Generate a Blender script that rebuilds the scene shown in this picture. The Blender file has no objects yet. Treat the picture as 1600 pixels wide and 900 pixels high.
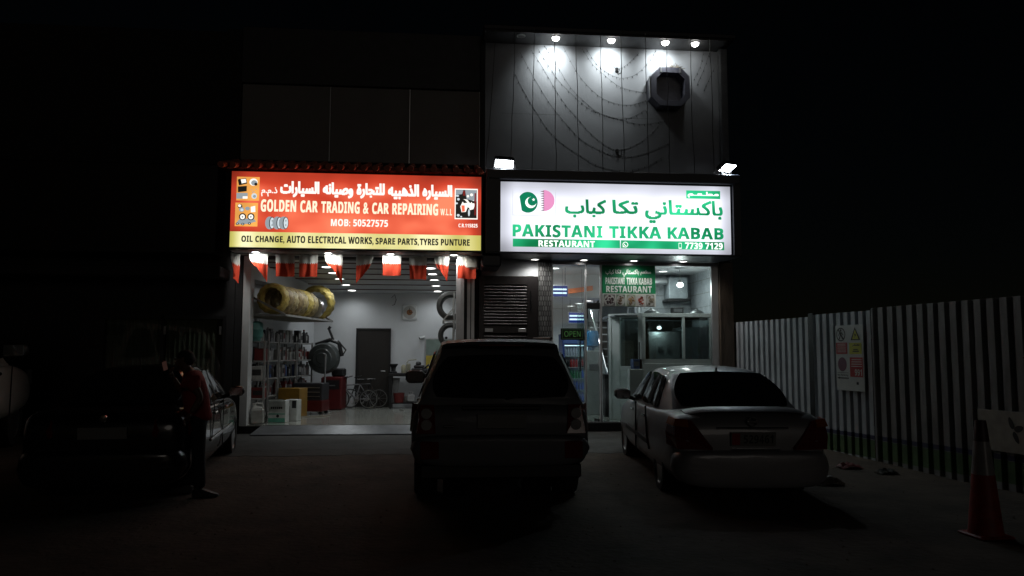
import bpy, bmesh, math, random, unicodedata
from mathutils import Vector, Matrix
R = math.radians
random.seed(7)
SC = bpy.context.scene
COL = SC.collection

# ---------------------------------------------------------------- camera, night sky, street glow fill, exposure
cam = bpy.data.cameras.new('camera'); cam.sensor_width = 36.0; cam.lens = 27.0
cam.clip_start = 0.05; cam.clip_end = 1000.0
camo = bpy.data.objects.new('camera', cam); COL.objects.link(camo)
camo.matrix_world = (Matrix.Translation((0, -15.2, 1.65)) @ Matrix.Rotation(R(-5.3), 4, 'Z') @
                     Matrix.Rotation(R(94.9), 4, 'X') @ Matrix.Rotation(R(0.15), 4, 'Z'))
SC.camera = camo
W = bpy.data.worlds.new('World'); SC.world = W; W.use_nodes = True
nt = W.node_tree
sky = nt.nodes.new('ShaderNodeTexSky'); sky.sky_type = 'NISHITA'; sky.sun_disc = False
sky.sun_elevation = R(10); sky.sun_rotation = R(173); sky.altitude = 0; sky.dust_density = 0.3
nt.links.new(sky.outputs['Color'], nt.nodes['Background'].inputs['Color'])
nt.nodes['Background'].inputs['Strength'].default_value = 0.00022
sun = bpy.data.lights.new('street_glow_fill', 'SUN'); sun.energy = 0.026; sun.angle = R(16); sun.color = (1.0, 0.90, 0.80)  # sun lamp added as low fill, standing in for street light behind the camera
suno = bpy.data.objects.new('street_glow_fill', sun); COL.objects.link(suno)
suno.rotation_euler = (R(80), 0, R(7))
vs = SC.view_settings
vs.view_transform = 'Standard'; vs.look = 'None'; vs.exposure = 0.0; vs.gamma = 1.0; vs.use_curve_mapping = False
SC.cycles.use_denoising = True
SC.cycles.max_bounces = 8; SC.cycles.transparent_max_bounces = 12
SC.cycles.sample_clamp_indirect = 3.0
SC.cycles.caustics_reflective = False; SC.cycles.caustics_refractive = False

def at(u, v, y):      # where the line of sight through photo pixel (u, v) meets the plane Y = y
    d = camo.matrix_world.to_3x3() @ Vector(((u - 800) / 1200., (450 - v) / 1200., -1)); c = camo.matrix_world.translation
    return c + d * ((y - c.y) / d.y)

# ---------------------------------------------------------------- helpers: materials
def lin(c):
    return tuple((v / 12.92 if v <= .04045 else ((v + .055) / 1.055) ** 2.4) for v in c)
MATS = {}
def pm(name, col, rough=.6, metal=0., var=.25, scale=6., bump=0., bscale=40., spec=.5, coat=0., stretch=None):
    if name in MATS: return MATS[name]
    m = bpy.data.materials.new(name); m.use_nodes = True; MATS[name] = m
    n = m.node_tree.nodes; l = m.node_tree.links; b = n['Principled BSDF']
    b.inputs['Roughness'].default_value = rough; b.inputs['Metallic'].default_value = metal
    b.inputs['Specular IOR Level'].default_value = spec; b.inputs['Coat Weight'].default_value = coat
    tc = n.new('ShaderNodeTexCoord'); mp = n.new('ShaderNodeMapping')
    if stretch: mp.inputs['Scale'].default_value = stretch
    l.new(tc.outputs['Object'], mp.inputs['Vector'])
    nz = n.new('ShaderNodeTexNoise'); nz.inputs['Scale'].default_value = scale; nz.inputs['Detail'].default_value = 6
    nz.inputs['Roughness'].default_value = .6
    l.new(mp.outputs[0], nz.inputs['Vector'])
    rp = n.new('ShaderNodeValToRGB')
    rp.color_ramp.elements[0].position = .3; rp.color_ramp.elements[1].position = .72
    rp.color_ramp.elements[0].color = tuple(max(0, c * (1 - var)) for c in col) + (1,)
    rp.color_ramp.elements[1].color = tuple(min(1, c * (1 + var * .6)) for c in col) + (1,)
    l.new(nz.outputs['Fac'], rp.inputs['Fac']); l.new(rp.outputs['Color'], b.inputs['Base Color'])
    if bump:
        n2 = n.new('ShaderNodeTexNoise'); n2.inputs['Scale'].default_value = bscale; n2.inputs['Detail'].default_value = 5
        l.new(mp.outputs[0], n2.inputs['Vector'])
        bp = n.new('ShaderNodeBump'); bp.inputs['Strength'].default_value = bump; bp.inputs['Distance'].default_value = .02
        l.new(n2.outputs['Fac'], bp.inputs['Height']); l.new(bp.outputs['Normal'], b.inputs['Normal'])
    return m
def em(name, col, s=1.0, var=0., scale=3., stretch=None, tubes=None):
    if name in MATS: return MATS[name]
    m = bpy.data.materials.new(name); m.use_nodes = True; MATS[name] = m
    n = m.node_tree.nodes; l = m.node_tree.links; b = n['Principled BSDF']
    b.inputs['Base Color'].default_value = tuple(c * .15 for c in col) + (1,); b.inputs['Roughness'].default_value = .3
    b.inputs['Emission Color'].default_value = tuple(col) + (1,)
    b.inputs['Emission Strength'].default_value = s
    if var:      # uneven backlight of the tubes behind the panel
        tc = n.new('ShaderNodeTexCoord'); mp = n.new('ShaderNodeMapping')
        if stretch: mp.inputs['Scale'].default_value = stretch
        nz = n.new('ShaderNodeTexNoise'); nz.inputs['Scale'].default_value = scale; nz.inputs['Detail'].default_value = 1.5
        mr = n.new('ShaderNodeMapRange'); mr.inputs['From Min'].default_value = .3; mr.inputs['From Max'].default_value = .7
        mr.inputs['To Min'].default_value = s * (1 - var); mr.inputs['To Max'].default_value = s * (1 + var)
        l.new(tc.outputs['Object'], mp.inputs['Vector']); l.new(mp.outputs[0], nz.inputs['Vector'])
        l.new(nz.outputs['Fac'], mr.inputs['Value']); out = mr.outputs[0]
        if tubes:     # fluorescent tubes in the box: brighter along them, fading to the rim; the film looks paler where it is bright
            hw, hh, pale = tubes
            sp = n.new('ShaderNodeSeparateXYZ'); l.new(tc.outputs['Object'], sp.inputs[0]); prod = out
            for ax, half, soft in (('X', hw, .35), ('Z', hh, .38)):
                ab = n.new('ShaderNodeMath'); ab.operation = 'ABSOLUTE'; l.new(sp.outputs[ax], ab.inputs[0])
                q = n.new('ShaderNodeMapRange'); q.interpolation_type = 'SMOOTHSTEP'; q.inputs['From Min'].default_value = half - soft; q.inputs['From Max'].default_value = half
                q.inputs['To Min'].default_value = 1.0; q.inputs['To Max'].default_value = .55; l.new(ab.outputs[0], q.inputs['Value'])
                mu = n.new('ShaderNodeMath'); mu.operation = 'MULTIPLY'; l.new(prod, mu.inputs[0]); l.new(q.outputs[0], mu.inputs[1]); prod = mu.outputs[0]
            out = prod
            cr = n.new('ShaderNodeMix'); cr.data_type = 'RGBA'; cr.inputs['A'].default_value = tuple(col) + (1,); cr.inputs['B'].default_value = tuple(pale) + (1,)
            q = n.new('ShaderNodeMapRange'); q.inputs['From Min'].default_value = s * .75; q.inputs['From Max'].default_value = s * 1.35; l.new(out, q.inputs['Value']); l.new(q.outputs[0], cr.inputs['Factor'])
            l.new(cr.outputs['Result'], b.inputs['Emission Color'])
        l.new(out, b.inputs['Emission Strength'])
    return m
def glassmat(name, tint=(.9, .95, .95), gloss=.12):
    m = bpy.data.materials.new(name); m.use_nodes = True; MATS[name] = m
    n = m.node_tree.nodes; l = m.node_tree.links; n.clear()
    o = n.new('ShaderNodeOutputMaterial'); mx = n.new('ShaderNodeMixShader')
    t = n.new('ShaderNodeBsdfTransparent'); t.inputs[0].default_value = tint + (1,)
    g = n.new('ShaderNodeBsdfGlossy'); g.inputs['Roughness'].default_value = .02
    lw = n.new('ShaderNodeLayerWeight'); lw.inputs['Blend'].default_value = .5
    pw = n.new('ShaderNodeMath'); pw.operation = 'POWER'; pw.inputs[1].default_value = 5; l.new(lw.outputs['Facing'], pw.inputs[0])
    f = n.new('ShaderNodeMath'); f.operation = 'MULTIPLY_ADD'; f.inputs[1].default_value = .94; f.inputs[2].default_value = .045; l.new(pw.outputs[0], f.inputs[0])
    ma = n.new('ShaderNodeMath'); ma.operation = 'ADD'; ma.inputs[1].default_value = gloss * .2
    l.new(f.outputs[0], ma.inputs[0]); l.new(ma.outputs[0], mx.inputs[0])
    l.new(t.outputs[0], mx.inputs[1]); l.new(g.outputs[0], mx.inputs[2]); l.new(mx.outputs[0], o.inputs[0])
    return m
def clothmat(name, col, trans=.45):
    m = bpy.data.materials.new(name); m.use_nodes = True; MATS[name] = m
    n = m.node_tree.nodes; l = m.node_tree.links; n.clear()
    o = n.new('ShaderNodeOutputMaterial'); mx = n.new('ShaderNodeMixShader'); mx.inputs[0].default_value = trans
    tc = n.new('ShaderNodeTexCoord'); nz = n.new('ShaderNodeTexNoise'); nz.inputs['Scale'].default_value = 14; nz.inputs['Detail'].default_value = 4
    l.new(tc.outputs['Object'], nz.inputs['Vector'])
    rp = n.new('ShaderNodeValToRGB'); rp.color_ramp.elements[0].color = tuple(c * .8 for c in col) + (1,); rp.color_ramp.elements[1].color = tuple(col) + (1,)
    l.new(nz.outputs['Fac'], rp.inputs['Fac'])
    d = n.new('ShaderNodeBsdfDiffuse'); t = n.new('ShaderNodeBsdfTranslucent')
    l.new(rp.outputs[0], d.inputs[0]); l.new(rp.outputs[0], t.inputs[0])
    l.new(d.outputs[0], mx.inputs[1]); l.new(t.outputs[0], mx.inputs[2]); l.new(mx.outputs[0], o.inputs[0])
    return m
def brickmat(name, c1, c2, mortar, bw, bh, rough=.4, mort=.01, spec=.5, bump=.2):
    m = bpy.data.materials.new(name); m.use_nodes = True; MATS[name] = m
    n = m.node_tree.nodes; l = m.node_tree.links; b = n['Principled BSDF']; b.inputs['Roughness'].default_value = rough
    b.inputs['Specular IOR Level'].default_value = spec
    tc = n.new('ShaderNodeTexCoord'); sp = n.new('ShaderNodeSeparateXYZ'); cb = n.new('ShaderNodeCombineXYZ')
    ad = n.new('ShaderNodeMath'); ad.operation = 'ADD'
    l.new(tc.outputs['Object'], sp.inputs[0])
    br = n.new('ShaderNodeTexBrick')
    if name.startswith('floor'):
        br.offset = 0; l.new(sp.outputs['X'], cb.inputs['X']); l.new(sp.outputs['Y'], cb.inputs['Y'])
    else:
        l.new(sp.outputs['X'], ad.inputs[0]); l.new(sp.outputs['Y'], ad.inputs[1])
        l.new(ad.outputs[0], cb.inputs['X']); l.new(sp.outputs['Z'], cb.inputs['Y'])
    l.new(cb.outputs[0], br.inputs['Vector'])
    br.inputs['Color1'].default_value = c1 + (1,); br.inputs['Color2'].default_value = c2 + (1,); br.inputs['Mortar'].default_value = mortar + (1,)
    br.inputs['Scale'].default_value = 1; br.inputs['Brick Width'].default_value = bw; br.inputs['Row Height'].default_value = bh
    br.inputs['Mortar Size'].default_value = mort
    nz = n.new('ShaderNodeTexNoise'); nz.inputs['Scale'].default_value = 9; nz.inputs['Detail'].default_value = 8; l.new(tc.outputs['Object'], nz.inputs['Vector'])
    mr = n.new('ShaderNodeMapRange'); mr.inputs['To Min'].default_value = .6; mr.inputs['To Max'].default_value = 1.3; l.new(nz.outputs['Fac'], mr.inputs['Value'])
    mx = n.new('ShaderNodeMix'); mx.data_type = 'RGBA'; mx.blend_type = 'MULTIPLY'; mx.inputs['Factor'].default_value = 1
    l.new(br.outputs['Color'], mx.inputs['A']); l.new(mr.outputs[0], mx.inputs['B']); l.new(mx.outputs['Result'], b.inputs['Base Color'])
    bp = n.new('ShaderNodeBump'); bp.inputs['Strength'].default_value = bump; bp.inputs['Distance'].default_value = .02
    l.new(br.outputs['Fac'], bp.inputs['Height']); bp.invert = True; l.new(bp.outputs['Normal'], b.inputs['Normal'])
    return m

# ---------------------------------------------------------------- helpers: meshes
class MB:
    def __init__(s): s.v = []; s.f = []; s.m = []
    def add(s, vs, fs, mi=0):
        k = len(s.v); s.v += [tuple(p) for p in vs]; s.f += [tuple(i + k for i in f) for f in fs]; s.m += [mi] * len(fs); return s
    def box(s, x0, x1, y0, y1, z0, z1, mi=0, M=None):
        vs = [Vector((x, y, z)) for z in (z0, z1) for x, y in ((x0, y0), (x1, y0), (x1, y1), (x0, y1))]
        if M is not None: vs = [M @ p for p in vs]
        return s.add(vs, [(3, 2, 1, 0), (4, 5, 6, 7), (0, 1, 5, 4), (1, 2, 6, 5), (2, 3, 7, 6), (3, 0, 4, 7)], mi)
    def rbox(s, x0, x1, y0, y1, z0, z1, r=.02, mi=0, M=None):
        # box with chamfered vertical and horizontal edges
        vs = []; fs = []
        lv = [(z0, r), (z0 + r, 0), (z1 - r, 0), (z1, r)]
        for z, i in lv:
            a, b, c, d = x0 + i, x1 - i, y0 + i, y1 - i
            k = r * .8
            ring = [(a + k, c), (b - k, c), (b, c + k), (b, d - k), (b - k, d), (a + k, d), (a, d - k), (a, c + k)]
            vs += [Vector((x, y, z)) for x, y in ring]
        for j in range(3):
            for i in range(8):
                a = j * 8 + i; b = j * 8 + (i + 1) % 8; fs.append((a, b, b + 8, a + 8))
        fs.append(tuple(range(7, -1, -1))); fs.append(tuple(range(24, 32)))
        if M is not None: vs = [M @ p for p in vs]
        return s.add(vs, fs, mi)
    def quad(s, a, b, c, d, mi=0): return s.add([a, b, c, d], [(0, 1, 2, 3)], mi)
    def tube(s, pts, r, n=8, mi=0, caps=True, r2=None):
        pts = [Vector(p) for p in pts]; vs = []; fs = []
        up = Vector((0, 0, 1))
        prev = None
        for i, p in enumerate(pts):
            d = (pts[min(i + 1, len(pts) - 1)] - pts[max(i - 1, 0)])
            d = d.normalized() if d.length > 1e-9 else Vector((0, 0, 1))
            if prev is None:
                a = d.cross(up if abs(d.z) < .95 else Vector((1, 0, 0))).normalized()
            else:
                a = (prev - d * prev.dot(d)); a = a.normalized() if a.length > 1e-6 else d.orthogonal().normalized()
            prev = a; b = d.cross(a)
            rr = r if r2 is None else r + (r2 - r) * i / max(1, len(pts) - 1)
            vs += [p + a * rr * math.cos(2 * math.pi * k / n) + b * rr * math.sin(2 * math.pi * k / n) for k in range(n)]
        for j in range(len(pts) - 1):
            for k in range(n):
                a = j * n + k; b = j * n + (k + 1) % n; fs.append((a, b, b + n, a + n))
        if caps: fs.append(tuple(range(n - 1, -1, -1))); fs.append(tuple(range(len(vs) - n, len(vs))))
        return s.add(vs, fs, mi)
    def lathe(s, prof, c=(0, 0, 0), axis='Z', n=24, mi=0, M=None, closed=False):
        vs = []; fs = []
        for r, h in prof:
            for k in range(n):
                a = 2 * math.pi * k / n; x, y = r * math.cos(a), r * math.sin(a)
                p = Vector((x, y, h)) if axis == 'Z' else (Vector((x, h, y)) if axis == 'Y' else Vector((h, x, y)))
                vs.append(p)
        m = len(prof)
        for j in range(m if closed else m - 1):
            for k in range(n):
                a = j * n + k; b = j * n + (k + 1) % n; c2 = ((j + 1) % m) * n
                fs.append((a, b, c2 + (k + 1) % n, c2 + k))
        if not closed:
            if prof[0][0] > 1e-5: fs.append(tuple(range(n - 1, -1, -1)))
            if prof[-1][0] > 1e-5: fs.append(tuple(range((m - 1) * n, m * n)))
        vs = [(M @ p if M is not None else p + Vector(c)) for p in vs]
        return s.add(vs, fs, mi)
    def prism(s, poly, y0, y1, mi=0):     # poly in (x, z), extruded along y
        n = len(poly); vs = [(x, y0, z) for x, z in poly] + [(x, y1, z) for x, z in poly]
        fs = [tuple(range(n)), tuple(range(2 * n - 1, n - 1, -1))] + [(i, i + n, (i + 1) % n + n, (i + 1) % n) for i in range(n)]
        return s.add(vs, fs, mi)
    def slab(s, poly, z0, z1, mi=0):      # poly in (x, y), extruded along z
        n = len(poly); vs = [(x, y, z0) for x, y in poly] + [(x, y, z1) for x, y in poly]
        fs = [tuple(range(n - 1, -1, -1)), tuple(range(n, 2 * n))] + [(i, (i + 1) % n, (i + 1) % n + n, i + n) for i in range(n)]
        return s.add(vs, fs, mi)
    def loft(s, rings, mi=0, caps=True):
        n = len(rings[0]); k = [p for r in rings for p in r]; fs = []
        for j in range(len(rings) - 1):
            for i in range(n):
                a = j * n + i; b = j * n + (i + 1) % n; fs.append((a, b, b + n, a + n))
        if caps: fs.append(tuple(range(n - 1, -1, -1))); fs.append(tuple(range(len(k) - n, len(k))))
        return s.add(k, fs, mi)
    def build(s, name, mats, parent=None, smooth=False, angle=40, label=None, fix=True):
        me = bpy.data.meshes.new(name); me.from_pydata([tuple(p) for p in s.v], [], s.f); me.update()
        mats = mats if isinstance(mats, (list, tuple)) else [mats]
        for m in mats: me.materials.append(m)
        for p, mi in zip(me.polygons, s.m): p.material_index = mi
        if fix and len(me.polygons) < 60000:
            bm = bmesh.new(); bm.from_mesh(me); bmesh.ops.recalc_face_normals(bm, faces=bm.faces); bm.to_mesh(me); bm.free()
        if smooth:
            for p in me.polygons: p.use_smooth = True
            me.set_sharp_from_angle(angle=R(angle))
        o = bpy.data.objects.new(name, me); COL.objects.link(o)
        if parent is not None: o.parent = parent
        if label: o['label'] = label
        return o
def tag(o, label, cat=None, group=None, kind=None):
    if label: o['label'] = label
    if cat: o['category'] = cat
    if group: o['group'] = group
    if kind: o['kind'] = kind
    return o
def T(name, label, cat, loc=(0, 0, 0), rz=0, group=None, rot=None):
    o = bpy.data.objects.new(name, None); COL.objects.link(o); o.empty_display_size = .2
    o.location = loc; o.rotation_euler = rot if rot else (0, 0, rz)
    return tag(o, label, cat, group)
def copy_tree(o, parent=None):
    c = o.copy(); COL.objects.link(c)
    if parent is not None: c.parent = parent
    for ch in list(o.children): copy_tree(ch, c)
    return c
def lamp(kind, name, parent, loc, energy, color=(1, 1, 1), rot=(0, 0, 0), size=.05, spot=None, blend=.6):
    l = bpy.data.lights.new(name, kind); l.energy = energy; l.color = color
    if kind == 'AREA': l.shape = 'DISK'; l.size = size
    else: l.shadow_soft_size = size
    if spot: l.spot_size = R(spot); l.spot_blend = blend
    o = bpy.data.objects.new(name, l); COL.objects.link(o); o.parent = parent; o.location = loc; o.rotation_euler = rot
    return o
ORD = ['first', 'second', 'third', 'fourth', 'fifth', 'sixth', 'seventh', 'eighth', 'ninth', 'tenth', 'eleventh', 'twelfth']

# ---------------------------------------------------------------- helpers: writing
def _forms():
    f = {}
    for cp in range(0xFE70, 0xFEFD):
        try: nme = unicodedata.name(chr(cp))
        except ValueError: continue
        if 'FORM' not in nme: continue
        d = unicodedata.decomposition(chr(cp)).split()
        f.setdefault(''.join(chr(int(x, 16)) for x in d[1:]), {})[d[0].strip('<>')] = chr(cp)
    return f
FORMS = _forms()
def arabic(s):          # joined letter shapes, right to left
    out = []
    for i, ch in enumerate(s):
        if ch not in FORMS: out.append(ch); continue
        p = s[i - 1] if i else ' '; q = s[i + 1] if i + 1 < len(s) else ' '
        jp = (p in FORMS and 'initial' in FORMS[p]) or p == 'ـ'
        jn = ((q in FORMS and len(FORMS[q]) > 1) or q == 'ـ') and 'initial' in FORMS[ch]
        k = 'medial' if jp and jn else 'final' if jp else 'initial' if jn else 'isolated'
        out.append(FORMS[ch].get(k, ch))
    return ''.join(reversed(out))
_tc = {}
def sans(s, bold=True):      # the plain sans letters of the writing system's mathematical alphabets
    A, a, d = (0x1D5D4, 0x1D5EE, 0x1D7EC) if bold else (0x1D5A0, 0x1D5BA, 0x1D7E2)
    return ''.join(chr(A + ord(c) - 65) if 'A' <= c <= 'Z' else chr(a + ord(c) - 97) if 'a' <= c <= 'z' else chr(d + ord(c) - 48) if c.isdigit() else c for c in s)
def contours(s):
    if s in _tc: return _tc[s]
    cu = bpy.data.curves.new('writing', 'FONT'); cu.size = 1
    if s.isascii():
        b = not s.startswith('~'); cu.body = sans(s.lstrip('~'), b); cu.space_character = 1.06 if b else 1.0
    else: cu.body = s
    o = bpy.data.objects.new('writing', cu); COL.objects.link(o)
    bpy.context.view_layer.update()
    dg = bpy.context.evaluated_depsgraph_get()
    c = o.to_curve(dg)
    from mathutils.geometry import interpolate_bezier
    res = []
    for sp in c.splines:
        pts = []; bp = sp.bezier_points; n = len(bp)
        for i in range(n):
            a, b = bp[i], bp[(i + 1) % n]
            seg = interpolate_bezier(a.co, a.handle_right, b.handle_left, b.co, 7)
            pts += [(p.x, p.y) for p in seg[:-1]]
        if len(pts) > 2: res.append(pts)
    o.to_curve_clear(); bpy.data.objects.remove(o); bpy.data.curves.remove(cu)
    _tc[s] = res; return res
def write(mb, s, x0, x1, z0, z1, y, mi=0, bold=0., bands=26, to=None):
    """fills the letters of s, fitted into the rectangle x0..x1, z0..z1 on the plane y (or through to(x, z))"""
    cs = contours(s)
    xs = [p[0] for c in cs for p in c]; ys = [p[1] for c in cs for p in c]
    ax, bx, ay, by = min(xs), max(xs), min(ys), max(ys)
    sx = (x1 - x0 - 2 * bold) / (bx - ax); sz = (z1 - z0 - 2 * bold) / (by - ay)
    E = []
    for c in cs:
        q = [(x0 + bold + (p[0] - ax) * sx, z0 + bold + (p[1] - ay) * sz) for p in c]
        for a, b in zip(q, q[1:] + q[:1]):
            if abs(a[1] - b[1]) > 1e-9: E.append((a, b))
    h = (z1 - z0) / bands
    def cross(z):
        cr = []
        for a, b in E:
            if (a[1] <= z) != (b[1] <= z):
                t = (z - a[1]) / (b[1] - a[1]); cr.append((a[0] + t * (b[0] - a[0]), 1 if b[1] > a[1] else -1))
        cr.sort(); iv = []; w = 0; st = 0
        for x, d in cr:
            if w == 0: st = x
            w += d
            if w == 0: iv.append((st - bold, x + bold))
        return iv
    for j in range(bands):
        z = z0 + (j + .5) * h
        iv = cross(z)
        if bold: iv += cross(z - bold * .8) + cross(z + bold * .8)
        iv.sort(); mg = []
        for a, b in iv:
            if mg and a <= mg[-1][1]: mg[-1][1] = max(mg[-1][1], b)
            else: mg.append([a, b])
        za, zb = z - h / 2, z + h / 2
        for a, b in mg:
            P4 = ((a, za), (b, za), (b, zb), (a, zb))
            mb.quad(*[(to(*p) if to else (p[0], y, p[1])) for p in P4], mi=mi)
    return mb

# ---------------------------------------------------------------- the setting: ground, apron
def gz(y): return .10 * min(1, max(0, (y + 5.5) / 3.0))
M_dirt = pm('packed_dirt', (.085, .062, .045), .95, var=.55, scale=1.6, bump=.9, bscale=14)
M_conc = pm('apron_concrete', (.052, .052, .047), .85, var=.45, scale=2.2, bump=.5, bscale=9)
g = MB(); ys = [-60, -30, -16, -12, -9, -7, -5.5, -4.5, -3.5, -2.5, -1, 0, 10, 60, 140]
xs = [-140, -60, -20, -10, -6, -3, 0, 3, 6, 10, 20, 60, 140]
g.add([(x, y, gz(y)) for y in ys for x in xs], [(j * 13 + i, j * 13 + i + 1, j * 13 + i + 14, j * 13 + i + 13) for j in range(14) for i in range(12)])
tag(g.build('ground', M_dirt, smooth=True), 'dark brown packed dirt forecourt in front of the shops', kind='structure')
a = MB(); rnd = random.Random(3)
edge = [(x * .125 - 4.2, -3.0 + .05 * math.sin(x * .31) + rnd.uniform(-.05, .05)) for x in range(0, 81)]
poly = edge + [(5.9, -.01), (-4.2, -.01)]
n = len(poly)
top = [(x, y, gz(y) + (.004 if y < -2 else .022)) for x, y in poly]; bot = [(x, y, gz(y) - .05) for x, y in poly]
mid = [(x, -2.5, gz(-2.5) + .022) for x, y in edge]
fs = [(i, i + 1, 2 * n + i + 1, 2 * n + i) for i in range(80)] + [(i, n + i, n + i + 1, i + 1) for i in range(n - 1)]
fs += [tuple([2 * n + i for i in range(81)] + [81, 82])]
a.add(top + bot + mid, fs)
tag(a.build('pavement', M_conc), 'worn grey concrete apron along the shop fronts', kind='structure')
# low stones, clods and litter on the dirt
M_stone = pm('stones', (.12, .095, .07), .9, var=.5, scale=9)
b = MB(); rnd = random.Random(11)
for i in range(1600):
    x, y = rnd.uniform(-6, 7), rnd.uniform(-11, -2.9)
    r = rnd.choice([.006, .008, .012, .018]) * rnd.uniform(.7, 1.5); k = rnd.uniform(0, 6)
    vs = [(x + r * math.cos(k + q) * rnd.uniform(.7, 1.2), y + r * math.sin(k + q) * rnd.uniform(.7, 1.2), gz(y) - .004) for q in (0, 1.3, 2.5, 3.8, 5)]
    b.add(vs + [(x, y, gz(y) + r * .45)], [(0, 1, 5), (1, 2, 5), (2, 3, 5), (3, 4, 5), (4, 0, 5)])
tag(b.build('gravel', M_stone), 'loose gravel and clods strewn over the dirt forecourt', kind='stuff')

# ---------------------------------------------------------------- materials of the buildings
M_white = pm('white_wall_paint', (.62, .64, .66), .55, var=.10, scale=1.2)
M_ceil = pm('white_ceiling', (.5, .51, .52), .6, var=.08, scale=2)
M_slat = pm('maroon_ceiling_strip', (.10, .035, .03), .5)
M_tile = brickmat('floor_tiles', (.36, .37, .33), (.33, .34, .31), (.2, .2, .18), .6, .6, .14, .004, .5, .05)
M_clad = pm('dark_cladding', (.26, .25, .235), .55, var=.12, scale=1.0)
M_dark = pm('near_black_wall', (.018, .018, .019), .7, var=.3)
M_navy = pm('navy_composite_panel', (.03, .032, .045), .4, var=.1, scale=1)
M_grey = pm('grey_render', (.30, .31, .32), .75, var=.12, scale=1.1, bump=.25, bscale=60)
M_soff = pm('soffit_panel', (.33, .33, .33), .5, var=.1)
M_alu = pm('aluminium', (.55, .56, .57), .35, .7, var=.1)
M_steel = pm('brushed_steel', (.5, .5, .5), .28, .9, var=.1)
M_roof = pm('red_roof_tiles', (.62, .17, .10), .6, var=.35, scale=7)
M_stonec = brickmat('stone_cladding', (.34, .34, .33), (.15, .15, .15), (.05, .05, .05), .05, .10, .6, .008, .4, .6)
M_brown = pm('brown_stone_cladding', (.10, .075, .055), .5, var=.5, scale=5, bump=.5, bscale=12, stretch=(3, 3, .5))
M_black = pm('black_metal', (.012, .012, .013), .4, var=.2)
M_wood = pm('dark_wood_door', (.016, .013, .011), .5, var=.4, scale=5, stretch=(6, 6, .6))
M_glass = glassmat('clear_shop_glass')
M_glassd = glassmat('glass_door_pane', (.78, .87, .85), .05)
M_whitef = pm('white_powder_coat', (.62, .64, .64), .35, var=.08)
M_orange = pm('orange_ceiling_band', (.75, .16, .03), .5)
M_tilew = brickmat('kitchen_wall_tile', (.42, .45, .47), (.38, .41, .43), (.2, .2, .2), .6, .3, .25, .006, .5, .1)

# ---------------------------------------------------------------- garage building (left of centre)
gb = T('garage_building', 'dark clad garage building with a brightly lit open workshop under a red sign', 'building', (-1.7, 0, 0))
def G(mb):   # world -> garage local
    mb.v = [(x + 1.7, y, z) for x, y, z in mb.v]; return mb
w = MB()
w.box(-3.95, .8, .02, .3, 3.50, 8.1); w.box(-3.95, -3.80, .02, .3, 0, 3.5); w.box(-4.3, -3.951, .1, .3, 0, 8.1); w.box(.44, .74, .02, .3, 0, 3.5)
G(w).build('facade_wall', M_dark, gb)
for (x0, x1) in ((-3.93, -2.235), (-2.215, -.675), (-.645, .735)):
    p = MB(); p.rbox(x0, x1, -.035, .015, 5.42, 6.94, .008); G(p).build('cladding_panel', M_clad, gb)
p = MB()
for x in (-2.225, -.66, .745): p.box(x - .008, x + .008, -.05, .01, 5.42, 6.94)
G(p).build('joint_trim', M_steel, gb)
p = MB(); p.rbox(-3.95, .8, -.06, .015, 6.96, 8.1, .01); G(p).build('parapet_panel', pm('parapet', (.05, .05, .05), .5), gb)
p = MB(); p.box(-3.95, .8, .3, 6, 7.9, 8.0); G(p).build('roof', M_dark, gb)
# workshop interior (its walls splay to the right)
L0, L1, R0, R1, YB = -4.10, -3.25, .45, 1.15, 5.0
p = MB(); p.slab([(L0, .3), (L1, YB), (L1 - .12, YB), (L0 - .12, .3)], .2, 3.9); G(p).build('side_wall', M_white, gb)
p = MB(); p.slab([(R0, .3), (R0 + .1, .3), (R1 + .1, YB), (R1, YB)], .2, 3.9)
G(p).build('side_wall', M_white, gb)
p = MB(); p.box(L1 - .2, R1 + .2, YB, YB + .15, .2, 3.9); G(p).build('back_wall', M_white, gb)
p = MB(); p.add([(L0 - .1, .3, 3.50), (R0 + .1, .3, 3.50), (R1 + .1, YB, 3.22), (L1 - .1, YB, 3.22), (L0 - .1, .3, 3.75), (R0 + .1, .3, 3.75), (R1 + .1, YB, 3.5), (L1 - .1, YB, 3.5)],
       [(0, 1, 2, 3), (7, 6, 5, 4), (0, 4, 5, 1), (1, 5, 6, 2), (2, 6, 7, 3), (3, 7, 4, 0)])
G(p).build('ceiling', M_ceil, gb)
p = MB()
for y in (.55, 1.2, 1.9, 2.65, 3.45, 4.3):
    z = 3.515 - .0596 * y; xl = L0 + (L1 - L0) * (y - .3) / 4.7; xr = R0 + (R1 - R0) * (y - .3) / 4.7
    p.box(xl, xr, y, y + .07, z - .014, z + .01)
G(p).build('ceiling_strip', M_slat, gb)
p = MB(); p.add([(L0, .3, 3.12), (L0 + .36, .3, 3.12), (L1 + .36, YB, 3.10), (L1, YB, 3.10), (L0, .3, 3.6), (L0 + .36, .3, 3.6), (L1 + .36, YB, 3.3), (L1, YB, 3.3)],
       [(0, 1, 2, 3), (7, 6, 5, 4), (0, 4, 5, 1), (1, 5, 6, 2), (2, 6, 7, 3), (3, 7, 4, 0)])
G(p).build('ceiling_beam', M_white, gb)
p = MB(); p.slab([(-4.25, .03), (.8, .03), (1.3, 5.2), (-4.25, 5.2)], .0, .28); G(p).build('floor', M_tile, gb)
p = MB(); p.box(-3.80, .44, -.012, .028, 0, .262); G(p).build('threshold', M_black, gb)
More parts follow.
